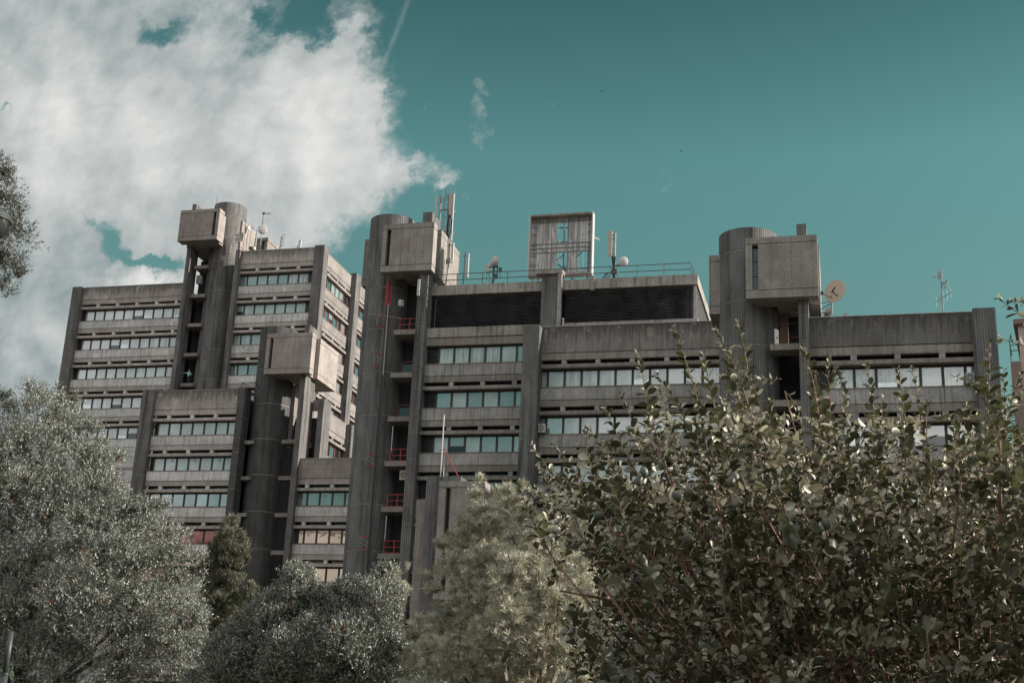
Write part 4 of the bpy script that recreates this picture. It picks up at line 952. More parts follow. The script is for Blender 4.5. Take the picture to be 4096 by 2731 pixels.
# leaf templates: (t along, s across, lift), faces
DIAMOND = (np.array([(0, 0, 0), (.45, -.5, 0), (1, 0, 0), (.45, .5, 0)], float), [(0, 1, 2, 3)])
def oval_template():
    ts = [0.0, 0.16, 0.42, 0.70, 0.90, 1.0]; ws = [0.06, 0.62, 1.0, 0.92, 0.52, 0.05]
    V_ = []
    for t_, w_ in zip(ts, ws):
        arch = -0.10*(t_-0.35)**2
        V_ += [(t_, -.5*w_, .13*w_+arch), (t_, 0, arch), (t_, .5*w_, .13*w_+arch)]
    F_ = []
    for i in range(5):
        for j in range(2): F_.append((i*3+j, i*3+j+1, i*3+3+j+1, i*3+3+j))
    return np.array(V_, float), F_
OVAL = oval_template()
def foliage(name, Pp, D, N_, Ln, Wd, mat, parent, tmpl=DIAMOND, smooth=False, var=None):
    V_, F_ = tmpl; n = len(Pp); k = len(V_)
    D = unit(D); N_ = unit(N_-(N_*D).sum(-1, keepdims=True)*D); Sd = np.cross(N_, D)
    Ln = np.asarray(Ln).reshape(-1, 1, 1); Wd = np.asarray(Wd).reshape(-1, 1, 1)
    co = Pp[:, None, :] + D[:, None, :]*V_[None, :, 0:1]*Ln + Sd[:, None, :]*V_[None, :, 1:2]*Wd + N_[:, None, :]*V_[None, :, 2:3]*Ln
    base = np.array(parent['_base']); co = (co-base).reshape(-1, 3).astype(np.float32)
    F0 = np.array(F_, dtype=np.int64); nf = len(F_)
    idx = (F0[None]+np.arange(n)[:, None, None]*k).reshape(-1).astype(np.int32)
    me = bpy.data.meshes.new(name)
    me.vertices.add(len(co)); me.vertices.foreach_set('co', co.ravel())
    me.loops.add(len(idx)); me.loops.foreach_set('vertex_index', idx)
    me.polygons.add(n*nf); me.polygons.foreach_set('loop_start', np.arange(0, n*nf*4, 4, dtype=np.int32))
    try: me.polygons.foreach_set('loop_total', np.full(n*nf, 4, dtype=np.int32))
    except Exception: pass
    if smooth: me.polygons.foreach_set('use_smooth', np.ones(n*nf, dtype=bool))
    a = me.attributes.new('var', 'FLOAT', 'POINT')
    v_ = RG.random(n) if var is None else var
    a.data.foreach_set('value', np.repeat(v_, k).astype(np.float32))
    me.materials.append(M[mat]); me.update(calc_edges=True)
    o = bpy.data.objects.new(name, me); COL.objects.link(o); o.parent = parent; return o
RT, UPv, FW = np.array(RIGHT), np.array(UP), np.array(FWD)
def unproj(px, py, Y):
    d = (px[:, None]-512)*RT-(py[:, None]-341)*UPv+f_px*FW
    return d*(Y/d[:, 1])[:, None]
def proj(P_):
    w_ = P_@FW; return 512+f_px*(P_@RT)/w_, 341-f_px*(P_@UPv)/w_
def inside(poly, x, y):
    r = np.zeros(len(x), bool); n = len(poly)
    for i in range(n):
        (x0, y0), (x1, y1) = poly[i], poly[(i+1) % n]
        c = ((y0 > y) != (y1 > y)) & (x < (x1-x0)*(y-y0)/((y1-y0) if y1 != y0 else 1e-9)+x0); r ^= c
    return r
def edge_dist(poly, x, y):
    d = np.full(len(x), 1e9); n = len(poly)
    for i in range(n):
        a = np.array(poly[i], float); b = np.array(poly[(i+1) % n], float); ab = b-a
        t = np.clip(((x-a[0])*ab[0]+(y-a[1])*ab[1])/(ab@ab), 0, 1)
        d = np.minimum(d, np.hypot(x-a[0]-t*ab[0], y-a[1]-t*ab[1]))
    return d
def lobes(poly, Y, n, rmin, rmax, thick, seed=0, inset=0.75):
    """Rounded masses that fill a crown of the given outline; thickness grows away from the edge."""
    xs, ys = zip(*poly); C_, R_ = [], []; tries, gap = 0, 1.15
    pxm = Y/f_px*1.0
    while len(C_) < n:
        x = RG.uniform(min(xs), max(xs), 400); y = RG.uniform(min(ys), max(ys), 400)
        ok = inside(poly, x, y); x, y = x[ok], y[ok]; d = edge_dist(poly, x, y)*pxm
        r = RG.uniform(rmin, rmax, len(x))
        k = d > r*inset; x, y, d, r = x[k], y[k], d[k], r[k]
        if not len(x): rmin *= .9; rmax *= .9; continue
        half = np.minimum(thick, d+0.2)
        off = (RG.random(len(x))**.6*2-1)*-half*.9
        c = unproj(x, y, Y+off); tries += 1
        for q, rq in zip(c, r):                      # keep the clumps apart so that creases of shade stay open
            if len(C_) >= n: break
            if not C_ or np.min(np.linalg.norm(np.array(C_)-q, axis=1)-gap*rq) > 0: C_.append(q); R_.append(rq)
        if tries % 12 == 0: gap *= .93; rmin *= .97; rmax *= .97
    return np.array(C_[:n]), np.array(R_[:n])
def sprays_on(C_, R_, n, up=0.35, shell=(0.72, 1.06)):
    w_ = R_**2/np.sum(R_**2); i = RG.choice(len(C_), n, p=w_)
    d = unit(rand_dir(n)+np.array([0, 0, up])+np.array([0, -0.25, 0]))
    return C_[i]+d*(R_[i]*RG.uniform(*shell, n))[:, None], d
def tree(name, label, cat, poly, Y, nl, rl, thick, ns, mk, trunk_x=None, inset=.75, bark='bark', limbs=14, margin=3.0, group=None, tr=0.16, shell=(0.72, 1.06), top_up=0.35):
    C_, R_ = lobes(poly, Y, nl, rl[0], rl[1], thick, inset=inset)
    cx = C_.mean(0) if trunk_x is None else np.array([trunk_x, Y, 0])
    t = thing(name, label, cat, (float(cx[0]), float(Y+0.3), GZ), group)
    C2, R2 = lobes(poly, Y, int(nl*1.3), rl[0]*.35, rl[1]*.45, thick*.9, inset=.1)   # small outlying clumps that break the outline
    Pp, Dd = sprays_on(C_, R_, int(ns*.66), top_up, shell); P2, D2 = sprays_on(C2, R2, int(ns*.40), top_up+.5, (.2, 1.1))
    Pp, Dd = np.concatenate([Pp, P2]), np.concatenate([Dd, D2])
    wob = np.sin(Pp[:, 0]*9.0+Pp[:, 2]*5.0)+np.sin(Pp[:, 2]*13.0-Pp[:, 0]*4.0)                     # tufts stand out here and there
    x, y = proj(Pp); ok = inside(poly, x, y) | (edge_dist(poly, x, y) < RG.exponential(margin, len(x))*np.clip(.7+wob, .15, 3)); Pp, Dd = Pp[ok], Dd[ok]
    mk(t, Pp, Dd)
    b = MB(); base = Vector((cx[0], Y+0.3, GZ)); h = float(np.percentile(C_[:, 2], 60))
    fork = Vector((cx[0]+.1, Y+0.3, GZ+(h-GZ)*0.35))
    b.path([base, base.lerp(fork, .5)+Vector((.06, 0, 0)), fork], tr, tr*.75, k=10)
    for i in RG.choice(len(C_), min(limbs, len(C_)), replace=False):
        e = Vector(C_[i]); m1 = fork.lerp(e, .45)+Vector(RG.normal(size=3)*.12); m2 = fork.lerp(e, .75)+Vector(RG.normal(size=3)*.10)+Vector((0, 0, .1))
        e = m2.lerp(e, .5); b.path([fork, m1, m2, e], tr*.4, 0.010, k=6)
    b.build('trunk', bark, t); return t
def mk_olive(n=13, ls=0.26, L=0.052, W_=0.011, mat='olive', var_hi=True):
    def f(t, Pp, Dd):
        S_ = len(Pp); ax = unit(Dd*0.55+np.array([0, 0, .55])+RG.normal(size=(S_, 3))*.38)
        u = (np.arange(n)+.5)/n; P_ = (Pp[:, None]+ax[:, None]*(u[None, :, None]-.35)*ls*RG.uniform(.6, 1.3, (S_, 1, 1)))
        A = np.repeat(ax[:, None], n, 1).reshape(-1, 3); P_ = P_.reshape(-1, 3)+RG.normal(size=(S_*n, 3))*.006
        D = unit(A*0.75+perp(A)*0.75); N_ = perp(D)+np.array([0, 0, .9])
        m_ = len(P_); vr = RG.random(m_)*.98
        hot = RG.random(S_) < 0.02; vr[np.repeat(hot, n)] = 0.995
        foliage('crown', P_, D, N_, L*RG.uniform(.7, 1.25, m_), W_*RG.uniform(.8, 1.2, m_), mat, t, var=vr)
    return f
def mk_pine(n=30, L=0.085, W_=0.0045, mat='pine', twig=0.10, spread=(0.45, 1.25), twigs=True):
    def f(t, Pp, Dd):
        S_ = len(Pp); ax = unit(Dd*0.55+np.array([0, 0, .75])+RG.normal(size=(S_, 3))*.25)
        u = RG.random((S_, n)); P_ = (Pp[:, None]+ax[:, None]*(u[..., None]-.6)*twig).reshape(-1, 3)
        A = np.repeat(ax[:, None], n, 1).reshape(-1, 3); th = RG.uniform(*spread, S_*n)[:, None]
        D = unit(A*np.cos(th)+perp(A)*np.sin(th)); N_ = perp(D); m_ = len(P_)
        vr = np.clip(np.repeat(RG.random(S_), n)*.7+RG.random(m_)*.3, 0, 1)
        foliage('crown', P_, D, N_, L*RG.uniform(.7, 1.2, m_), np.full(m_, W_), mat, t, var=vr)
        if twigs: foliage('twig', Pp-ax*twig*2.2, ax, perp(ax), np.full(S_, twig*3.0), np.full(S_, 0.008), 'paletwig2', t)
    return f
mt_, n_ = newmat('pale_twig_leafless'); out(n_, n_.n('ShaderNodeBsdfDiffuse', ins={'Color': (0.30, 0.25, 0.17, 1)}).outputs[0]); M['paletwig2'] = mt_

OL1 = [(-70, 372), (2, 376), (6, 388), (18, 388), (27, 382), (35, 388), (50, 384), (66, 384), (76, 392), (83, 410), (84, 421), (97, 424), (112, 440), (119, 452), (132, 464), (142, 474), (148, 488), (152, 478), (160, 474), (168, 484),
       (173, 498), (170, 512), (175, 524), (190, 534), (200, 550), (206, 566), (203, 588), (206, 612), (205, 640), (214, 664), (212, 700), (-70, 700)]
tree('olive_tree', 'big round grey-green olive tree filling the lower left corner', 'tree', OL1, 27.0, 150, (0.40, 0.80), 2.2, 34000, mk_olive(13, .24, .066, .018), trunk_x=-18.5, tr=.16, limbs=9)
OL2 = [(170, 700), (190, 672), (214, 640), (236, 618), (249, 603), (262, 598), (270, 592), (279, 586), (286, 574), (290, 566), (295, 558), (302, 560), (311, 569), (318, 588), (330, 585), (337, 580), (345, 585), (353, 577), (362, 574), (371, 577), (377, 565), (388, 561),
       (396, 572), (399, 590), (404, 603), (400, 618), (396, 634), (420, 640), (444, 700)]
tree('olive_tree', 'low pale olive tree with an uneven top in front of the middle stair drum', 'tree', OL2, 25.0, 100, (0.20, 0.45), 1.5, 17000, mk_olive(13, .22, .060, .017), limbs=10, inset=.55, margin=4.5)
CON = [(203, 700), (204, 640), (202, 600), (206, 566), (210, 545), (219, 538), (225, 524), (231, 514), (237, 524), (242, 532), (246, 530), (250, 545), (249, 562), (244, 580), (240, 596), (247, 592), (253, 580), (258, 596), (250, 616), (240, 636), (240, 700)]
tree('conifer', 'narrow plume-like conifer between the big olive tree and the smooth small drum', 'tree', CON, 33.0, 70, (0.20, 0.40), 0.9, 5600, mk_pine(26, .11, .0095, 'pine2', .16, (.25, .8), False), limbs=8, margin=3.0, inset=.35, tr=.1, top_up=0.9)
PN = [(400, 700), (404, 640), (412, 618), (428, 615), (436, 602), (426, 586), (421, 566), (424, 546), (434, 536), (442, 524), (447, 532), (455, 520), (461, 500), (460, 484), (468, 476), (473, 467), (480, 478), (488, 492), (497, 484), (502, 469), (508, 478),
      (514, 500), (520, 484), (526, 477), (534, 488), (546, 496), (556, 486), (566, 470), (574, 478), (581, 484), (590, 500), (600, 540), (612, 580), (618, 640), (616, 700)]
tree('pine_tree', 'bushy pine with long pale needles in front of the middle block', 'tree', PN, 21.0, 120, (0.18, 0.38), 1.5, 4300, mk_pine(22, .125, .0105, 'pine', .03, (.2, 1.5)), limbs=24, margin=3.0, tr=.14, top_up=0.6, bark='paletwig')
PN2 = [(383, 606), (384, 585), (388, 572), (394, 560), (399, 572), (404, 559), (409, 566), (411, 585), (409, 604), (400, 612)]
tree('pine_tree', 'small pine top poking out between the low olive and the large pine', 'tree', PN2, 26.5, 8, (0.10, 0.18), 0.3, 150, mk_pine(26, .100, .0085, 'pine', .10), limbs=5, margin=2.0, tr=.05, top_up=0.6)
OL3 = [(-110, 150), (0, 158), (10, 164), (13, 172), (8, 184), (16, 186), (16, 198), (24, 204), (28, 214), (22, 222), (20, 232), (30, 228), (33, 236), (38, 246), (36, 256), (29, 262), (28, 272), (22, 280), (16, 290), (13, 300), (4, 306), (-110, 320)]
tree('olive_tree', 'dark olive branches reaching in at the left edge beside the lamp head', 'tree', OL3, 16.5, 40, (0.14, 0.30), 0.9, 3800, mk_olive(13, .22, .068, .0135, 'olive_dk'), trunk_x=-15.6, limbs=30, margin=2.0, inset=.2, tr=.12, top_up=.5)

# the round-leaved shrub close to the viewer
SH = thing('shrub', 'large round-leaved shrub with reddish stems and green fruits filling the lower right', 'shrub', (0.2, 7.2, GZ))
TOPS = [(518, 480), (531, 441), (553, 443), (575, 470), (585, 425), (605, 405), (622, 392), (638, 349), (655, 372), (673, 325), (690, 372), (703, 352), (714, 326), (726, 350), (737, 317), (748, 372), (770, 398), (801, 343), (815, 372),
        (829, 352), (845, 392), (866, 362), (884, 396), (897, 366), (912, 367), (925, 398), (950, 412), (970, 398), (990, 341), (1003, 366), (1014, 388), (1022, 372), (1040, 380), (1070, 370), (1100, 380)]
BODY = [(508, 496), (526, 456), (560, 446), (600, 418), (640, 392), (690, 368), (735, 362), (765, 388), (800, 380), (850, 396), (900, 404), (945, 424), (985, 388), (1030, 384), (1120, 380), (1120, 705), (592, 705), (584, 676), (600, 650), (572, 640),
        (560, 600), (600, 596), (596, 566), (560, 548), (575, 520), (540, 512)]
rt = np.array([0.35, 7.3, GZ])
stems = MB(); shoots = []                            # shoots: (points, radius, leaf size)
def bez(a, b_, c, n=9):
    t = np.linspace(0, 1, n)[:, None]; return (1-t)**2*a+2*t*(1-t)*b_+t*t*c
# leaders that end in the shoots standing above the crown
for i, (tx, ty) in enumerate(TOPS):
    Yt = RG.uniform(5.9, 7.4); tip = unproj(np.array([tx*1.0]), np.array([ty+1.0]), Yt)[0]
    L_ = RG.uniform(.55, .8) if ty < 400 else RG.uniform(.4, .6)
    base = tip-np.array([(tip[0]-rt[0])*RG.uniform(.10, .24)+RG.uniform(-.05, .05), RG.uniform(-.15, .1), L_])
    mid = (tip+base)/2+np.array([RG.uniform(-.05, .05), 0, .02]); shoots.append((bez(base, mid+RG.normal(size=3)*.04, tip, 12), .0045, 1.0))
    low = rt+(base-rt)*np.array([.35, .35, .45])+RG.normal(size=3)*.08
    stems.path([Vector(q) for q in bez(rt+np.array([RG.uniform(-.25, .25), RG.uniform(-.2, .2), .6]), low, base, 7)], .014, .006, k=6)
# long side limbs, some bare and reddish, leaning left
for (ax_, ay_, bx_, by_, cx_, cy_) in ((850, 740, 760, 640, 700, 520), (840, 700, 800, 560, 735, 470), (900, 720, 760, 590, 640, 470), (780, 700, 690, 560, 600, 560), (1000, 640, 900, 620, 820, 680), (1060, 540, 960, 560, 905, 560),
                                       (820, 720, 735, 600, 716, 480), (900, 720, 850, 600, 815, 500), (960, 740, 930, 600, 950, 480), (1010, 740, 1000, 560, 1000, 440), (700, 620, 620, 600, 560, 590)):
    Y0_, Y1_ = RG.uniform(6.3, 7.2), RG.uniform(5.8, 6.8)
    P3_ = [unproj(np.array([float(q)]), np.array([float(r_)]), y_)[0] for q, r_, y_ in ((ax_, ay_, Y0_), (bx_, by_, (Y0_+Y1_)/2), (cx_, cy_, Y1_))]
    stems.path([Vector(q) for q in bez(*P3_, 12)], .013, .005, k=7)
n_body = 1900; xs_, ys_ = [], []
while len(xs_) < n_body:
    x = RG.uniform(505, 1120, 4000); y = RG.uniform(358, 705, 4000); ok = inside(BODY, x, y)
    # sparser towards the top so that the building shows through
    top_y = np.interp(x, [512, 560, 640, 700, 740, 800, 900, 1120], [470, 446, 392, 366, 362, 380, 404, 380])
    pr = np.clip((y-top_y)/120.0, 0.16, 1.0); ok &= RG.random(len(x)) < pr
    xs_ += list(x[ok]); ys_ += list(y[ok])
xs_, ys_ = np.array(xs_[:n_body]), np.array(ys_[:n_body])
Yb = RG.uniform(5.7, 8.9, n_body); tips = unproj(xs_, ys_, Yb)
for i in range(n_body):
    tip = tips[i]; L_ = RG.uniform(.22, .45); dn = unit(np.array([(tip[0]-rt[0])*.35+RG.normal()*.5, RG.normal()*.45-.1, 1.0 if RG.random() < .65 else RG.uniform(-.4, .5)]))
    base = tip-dn*L_; mid = (tip+base)/2+RG.normal(size=3)*.02; shoots.append((bez(base, mid, tip, 6), .0032, RG.uniform(.75, 1.05)))
    if i % 9 == 0:
        low = rt+(base-rt)*np.array([.6, .6, .75])+RG.normal(size=3)*.1; st0 = rt+(base-rt)*.3+RG.normal(size=3)*.1
        stems.path([Vector(q) for q in bez(st0, low, base, 6)], .008, .004, k=5)
stems.build('stem', 'twig', SH, smooth=True)
def leafy(shoots, owner, label='leaf_mass'):
    tw = MB(); LP, LD, LN, LL, LW = [], [], [], [], []
    for pts, r_, sc in shoots:
        seg = np.linalg.norm(np.diff(pts, axis=0), axis=1); Ltot = seg.sum(); cum = np.concatenate([[0], np.cumsum(seg)])
        tw.path([Vector(q) for q in pts], r_, r_*.45, k=5)
        s_ = 0.03; rot = RG.uniform(0, math.pi)
        while s_ < Ltot:
            j = min(np.searchsorted(cum, s_)-1, len(seg)-1); j = max(j, 0); f = (s_-cum[j])/seg[j]; p0 = pts[j]+(pts[j+1]-pts[j])*f
            ax = unit(pts[j+1]-pts[j]); a1 = unit(np.cross(ax, np.array([0.3, 1, 0.2]))); a2 = np.cross(ax, a1)
            end = (Ltot-s_)/Ltot; size = (0.057*(0.45+0.55*min(1, end*3.2)))*sc*RG.uniform(.62, 1.22)
            for k in (0, 1):
                if RG.random() < 0.12: continue
                an = rot+k*math.pi+RG.normal()*.25; side = a1*math.cos(an)+a2*math.sin(an)
                tilt = RG.uniform(.35, .95) if end < .15 else RG.uniform(.75, 1.35)
                d = ax*math.cos(tilt)+side*math.sin(tilt)+np.array([0, 0, -.10])*RG.random()
                LP.append(p0+side*r_); LD.append(d); LN.append(ax*math.sin(tilt)-side*math.cos(tilt)+RG.normal(size=3)*.42); LL.append(size); LW.append(size*RG.uniform(.56, .72))
            s_ += RG.uniform(.023, .036)*(.6+.4*min(1, end*3)); rot += math.pi/2+RG.normal()*.2
    tw.build('twig', 'twig', owner, smooth=True)
    foliage('leaf_mass', np.array(LP), np.array(LD), np.array(LN), np.array(LL), np.array(LW), 'feijoa', owner, OVAL, smooth=True)['kind'] = 'stuff'
    
leafy(shoots, SH)
SH2 = thing('shrub', 'second round-leaved shrub, only its dark hanging sprig shows at the right edge below the skyline', 'shrub', (4.6, 7.6, GZ))
sh2 = []
for pts_ in ([(1050, 330), (1022, 318), (998, 297)], [(1050, 352), (1020, 345), (1000, 338)], [(1060, 300), (1030, 305), (1012, 300)]):
    q_ = [unproj(np.array([float(a)]), np.array([float(b__)]), 6.6)[0] for a, b__ in pts_]; sh2.append((bez(*q_, 8), .0035, .95))
st2 = MB(); r2 = np.array([4.6, 7.6, GZ])
for i in range(520):
    tip = np.array([RG.uniform(2.9, 6.2), RG.uniform(5.6, 9.4), RG.uniform(-1.5, 2.7)]); dn = unit(np.array([RG.normal()*.6, RG.normal()*.5, 1.0])); base = tip-dn*RG.uniform(.3, .6)
    sh2.append((bez(base, (tip+base)/2, tip, 5), .004, 1.35))
    if i % 16 == 0: st2.path([Vector(q) for q in bez(r2, r2+(base-r2)*np.array([.5, .5, .7]), base, 5)], .02, .006, k=5)
e_ = unproj(np.array([1050.]), np.array([335.]), 6.6)[0]; st2.path([Vector(q) for q in bez(r2, r2+np.array([-1.2, -.3, 3.6]), e_, 9)], .02, .005, k=5)
st2.build('stem', 'twig', SH2); leafy(sh2, SH2)
def fruit_mesh():
    b = MB(); r = 0.019
    prof = [(r*math.sin(math.pi*i/10)*(1 if i > 0 else 0)+1e-4, -r*1.35*math.cos(math.pi*i/10)) for i in range(11)]
    b.lathe((0, 0), prof, 16, cap=False)
    for i in range(4):
        a = i*math.pi/2; b.quad((.003*math.cos(a), .003*math.sin(a), -r*1.34), (.007*math.cos(a+.5), .007*math.sin(a+.5), -r*1.5), (.009*math.cos(a), .009*math.sin(a), -r*1.68), (.007*math.cos(a-.5), .007*math.sin(a-.5), -r*1.5))
    return b
fr0 = None
for i, (x, y) in enumerate([(644, 471), (639, 480), (731, 481), (677, 495), (735, 477), (678, 497), (687, 537), (764, 553), (760, 546), (703, 646), (782, 659), (790, 662), (1001, 648), (826, 523), (857, 551), (862, 561), (598, 515), (576, 543), (880, 532), (1010, 665), (745, 640)]):
    c = unproj(np.array([float(x)]), np.array([float(y)]), 5.75+.02*i)[0]
    if fr0 is None:
        fr0 = fruit_mesh().build('fruit', 'fruit', SH, origin=(0, 0, 0), smooth=True); o = fr0
    else: o = fr0.copy(); COL.objects.link(o); o.parent = SH
    o.location = Vector(c)-Vector(SH['_base']); o.rotation_euler = (RG.normal()*.4, RG.normal()*.4, RG.uniform(0, 6))
    o.scale = (1, 1, RG.uniform(.9, 1.15))

# street lamps at the left edge
t = thing('street_lamp', 'grey domed lamp head cut off by the left edge among olive branches', 'street lamp', (-12.2, 15.3, GZ))
hc = at(-7, 221, 15.0)
b = MB(); prof = []
for i in range(9): a = i/8*math.pi/2; prof.append((.25*math.cos(a)+.001, .175*math.sin(a)))
prof = [(0.245, -.03), (0.262, -.02), (0.262, 0.0)]+prof
b.lathe((hc.x, hc.y), [(r_, hc.z+.03+z) for r_, z in prof], 36); b.build('dome', 'darksteel', t, smooth=True)
b = MB(); b.lathe((hc.x, hc.y), [(.001, hc.z-.27), (.12, hc.z-.26), (.18, hc.z-.20), (.215, hc.z-.11), (.235, hc.z+.005)], 36, cap=False); b.build('glass_bowl', 'g_dark', t, smooth=True)
b = MB(); b.tube((hc.x-.45, hc.y+.1, GZ), (hc.x-.45, hc.y+.1, hc.z+.35), .06, .04, k=14); b.path([(hc.x-.45, hc.y+.1, hc.z+.3), (hc.x-.35, hc.y+.08, hc.z+.42), (hc.x-.1, hc.y+.02, hc.z+.40), (hc.x, hc.y, hc.z+.17)], .03, k=10); b.build('post', 'galv', t)
t = thing('lamp_post', 'grey metal post rising into the big olive tree at the lower left corner', 'lamp post', tuple(at(3.5, 682, 20.0)*1.0))
pb = at(3.5, 682, 20.0); t.location = (pb.x, pb.y, GZ); t['_base'] = (pb.x, pb.y, GZ)
b = MB(); b.tube((pb.x, pb.y, GZ), (pb.x, pb.y, pb.z+.15), .062, .058, k=16); b.lathe((pb.x, pb.y), [(.066, pb.z+.13), (.066, pb.z+.17)], 16, cap=False); b.tube((pb.x, pb.y, pb.z+.15), (pb.x, pb.y, pb.z+.85), .048, .045, k=16); b.build('post', 'darksteel', t, smooth=True)

# the person on the open landing of the tallest block
def person(name, label, loc, rz):
    J = {'pelvis': (0, 0, .95, .15), 'waist': (0, 0, 1.08, .135), 'chest': (0, 0, 1.30, .165), 'neck': (0, .0, 1.47, .06), 'head0': (0, -.01, 1.56, .075), 'head1': (0, -.02, 1.66, .10), 'head2': (0, -.01, 1.74, .07),
         'shR': (-.19, 0, 1.40, .065), 'elR': (-.42, -.10, 1.30, .045), 'haR': (-.66, -.22, 1.24, .03), 'shL': (.19, 0, 1.40, .065), 'elL': (.30, -.05, 1.16, .045), 'haL': (.16, -.22, 1.05, .03),
         'hpR': (-.10, 0, .90, .10), 'knR': (-.11, -.02, .49, .065), 'anR': (-.12, .02, .08, .045), 'toR': (-.13, -.16, .04, .04), 'hpL': (.10, 0, .90, .10), 'knL': (.11, -.02, .49, .065), 'anL': (.12, .02, .08, .045), 'toL': (.13, -.16, .04, .04)}
    E_ = [('pelvis', 'waist'), ('waist', 'chest'), ('chest', 'neck'), ('neck', 'head0'), ('head0', 'head1'), ('head1', 'head2'), ('chest', 'shR'), ('shR', 'elR'), ('elR', 'haR'), ('chest', 'shL'), ('shL', 'elL'), ('elL', 'haL'),
          ('pelvis', 'hpR'), ('hpR', 'knR'), ('knR', 'anR'), ('anR', 'toR'), ('pelvis', 'hpL'), ('hpL', 'knL'), ('knL', 'anL'), ('anL', 'toL')]
    # five fingers on each hand
    for s_, h in (('R', J['haR']), ('L', J['haL'])):
        d0 = np.array(h[:3])-np.array(J['el'+s_][:3]); d0 = d0/np.linalg.norm(d0); sd = np.cross(d0, [0, 0, 1.0]); sd /= np.linalg.norm(sd)
        for f_ in range(5):
            off = (f_-2)*.018; ln = (.05, .085, .09, .08, .065)[f_]
            if f_ == 0: off = -.04
            a = np.array(h[:3])+d0*.04*(f_ > 0)+sd*off; e = a+d0*ln+sd*(off*.6)+np.array([0, 0, -.015])
            J[f'f{s_}{f_}a'] = (*a, .011); J[f'f{s_}{f_}b'] = (*e, .008); E_ += [('ha'+s_, f'f{s_}{f_}a'), (f'f{s_}{f_}a', f'f{s_}{f_}b')]
    nm = list(J); me = bpy.data.meshes.new(name); me.from_pydata([J[k][:3] for k in nm], [(nm.index(a), nm.index(b_)) for a, b_ in E_], [])
    ob = bpy.data.objects.new(name, me); COL.objects.link(ob)
    md = ob.modifiers.new('skin', 'SKIN'); sv = me.skin_vertices[0].data if me.skin_vertices else None
    if sv is None:
        bm_ = __import__('bmesh').new(); bm_.from_mesh(me); lay = bm_.verts.layers.skin.verify()
        bm_.verts.ensure_lookup_table()
        for i, k in enumerate(nm): bm_.verts[i][lay].radius = (J[k][3],)*2
        bm_.verts[0][lay].use_root = True; bm_.to_mesh(me); bm_.free()
    else:
        for i, k in enumerate(nm): sv[i].radius = (J[k][3],)*2
        sv[0].use_root = True
    ss = ob.modifiers.new('sub', 'SUBSURF'); ss.levels = ss.render_levels = 2
    dg = bpy.context.evaluated_depsgraph_get(); ev = ob.evaluated_get(dg); body = bpy.data.meshes.new_from_object(ev); bpy.data.objects.remove(ob)
    # nose
    skin_, shirt_, pants_, shoe_ = M['skin'], M['shirt'], M['trousers'], M['black']
    for x in (skin_, shirt_, pants_, shoe_): body.materials.append(x)
    for p3 in body.polygons:
        c = p3.center; m_ = 0
        if c.z < 0.10: m_ = 3
        elif c.z < 0.97 and abs(c.x) < .3 and not (c.x > .1 and c.y < -.12): m_ = 2
        elif c.z < 1.475 and c.x > -.60 and not (c.y < -.17): m_ = 1
        p3.material_index = m_; p3.use_smooth = True
    o = bpy.data.objects.new(name, body); COL.objects.link(o); o['_base'] = tuple(loc); o.location = loc; o.rotation_euler = (0, 0, rz); tag(o, label, 'person')
    h = MB(); c0 = (0, .01, 1.70)
    for i in range(14):
        a = i/14*2*math.pi; h.tube((0, .01, 1.79), (.085*math.cos(a), .01+.095*math.sin(a)+.02, 1.70 if math.sin(a) > -.3 else 1.745), .03, .03, k=6)
    ho = h.build('hair', 'black', None, origin=(0, 0, 0)); ho.parent = o
    e = MB()
    for s_ in (-1, 1): e.tube((s_*.032, -.115, 1.665), (s_*.032, -.125, 1.665), .009, .007, k=8)
    e.tube((-.025, -.115, 1.60), (.025, -.115, 1.60), .006, k=6); eo = e.build('face_features', 'black', None, origin=(0, 0, 0)); eo.parent = o
    nn = MB(); nn.tube((0, -.10, 1.66), (0, -.135, 1.63), .008, .014, k=8); no = nn.build('nose', 'skin', None, origin=(0, 0, 0)); no.parent = o
    return o
M['skin'] = plain('skin', (0.42, 0.20, 0.15), 0.6, vary=.05); M['shirt'] = plain('pale_blue_shirt', (0.30, 0.52, 0.55), 0.8, vary=.08); M['trousers'] = plain('dark_trousers', (0.02, 0.022, 0.03), 0.9)
person('person', 'person in a pale blue shirt standing on the open landing, one arm stretched out', (-72.95, 131.35, 38.85), R(12))

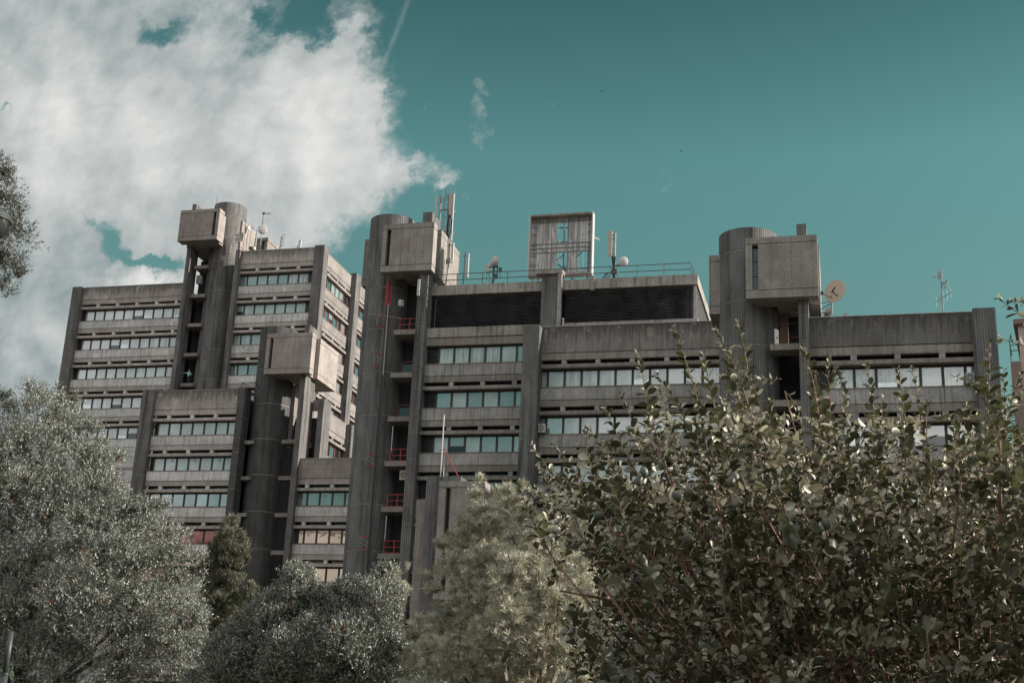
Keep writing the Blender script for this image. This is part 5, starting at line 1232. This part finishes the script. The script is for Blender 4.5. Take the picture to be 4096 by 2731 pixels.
# unseen broad trees added behind the viewer to shade the near planting
for i, (x, y, h) in enumerate(((-9, -6.5, 7.5), (0.5, -7.5, 8.5), (9.5, -6.0, 7.0))):
    t = thing('tree', ('added broad tree behind the viewer to the left, outside the picture, for shade', 'tallest added broad tree right behind the viewer, outside the picture, for shade', 'added broad tree behind the viewer to the right, outside the picture, for shade')[i], 'tree', (x, y, GZ))
    n = 9000; q = rand_dir(n)*RG.uniform(.5, 1, (n, 1))*np.array([5.2, 2.6, h*.5])+np.array([x, y, h*.52])
    foliage('crown', q, rand_dir(n), rand_dir(n), np.full(n, .30), np.full(n, .17), 'olive_dk', t)
    b = MB(); b.tube((x, y, GZ), (x+.1, y, h*.5), .2, .1, k=10); b.build('trunk', 'bark', t)

# faint paper letters stuck on some low windows
def letter(ch, px_, py_, Y_, size, parent, mat):
    cu = bpy.data.curves.new('letter', 'FONT'); cu.body = ch; cu.size = size; cu.extrude = 0.004; cu.align_x = 'CENTER'; cu.align_y = 'CENTER'
    tmp = bpy.data.objects.new('tmp', cu); COL.objects.link(tmp); dg = bpy.context.evaluated_depsgraph_get()
    me = bpy.data.meshes.new_from_object(tmp.evaluated_get(dg)); bpy.data.objects.remove(tmp); me.materials.clear(); me.materials.append(M[mat])
    o = bpy.data.objects.new('letter', me); COL.objects.link(o); o.parent = parent; q = at(px_, py_, Y_); o.location = Vector(q)-Vector(parent['_base']); o.rotation_euler = (R(90), 0, 0)
M['letter_pale'] = plain('pale_letter', (0.20, 0.23, 0.23), 0.8); M['letter_dark'] = plain('dark_letter', (0.04, 0.045, 0.045), 0.8)
for ch, x, y, k in (('A', 172.3, 460.1, 'letter_pale'), ('B', 195.2, 460.1, 'letter_pale'), ('R', 219.7, 459.8, 'letter_pale'), ('R', 301.5, 496.3, 'letter_dark'), ('h', 324.9, 495.4, 'letter_pale'), ('e', 308.7, 534.1, 'letter_dark'), ('h', 334.0, 534.6, 'letter_dark'), ('e', 318.0, 572.2, 'letter_dark')):
    letter(ch, x, y, 115.4+0.455, 0.42, Cb, k)
for o in bpy.data.objects:                           # bookkeeping only
    if '_base' in o: del o['_base']
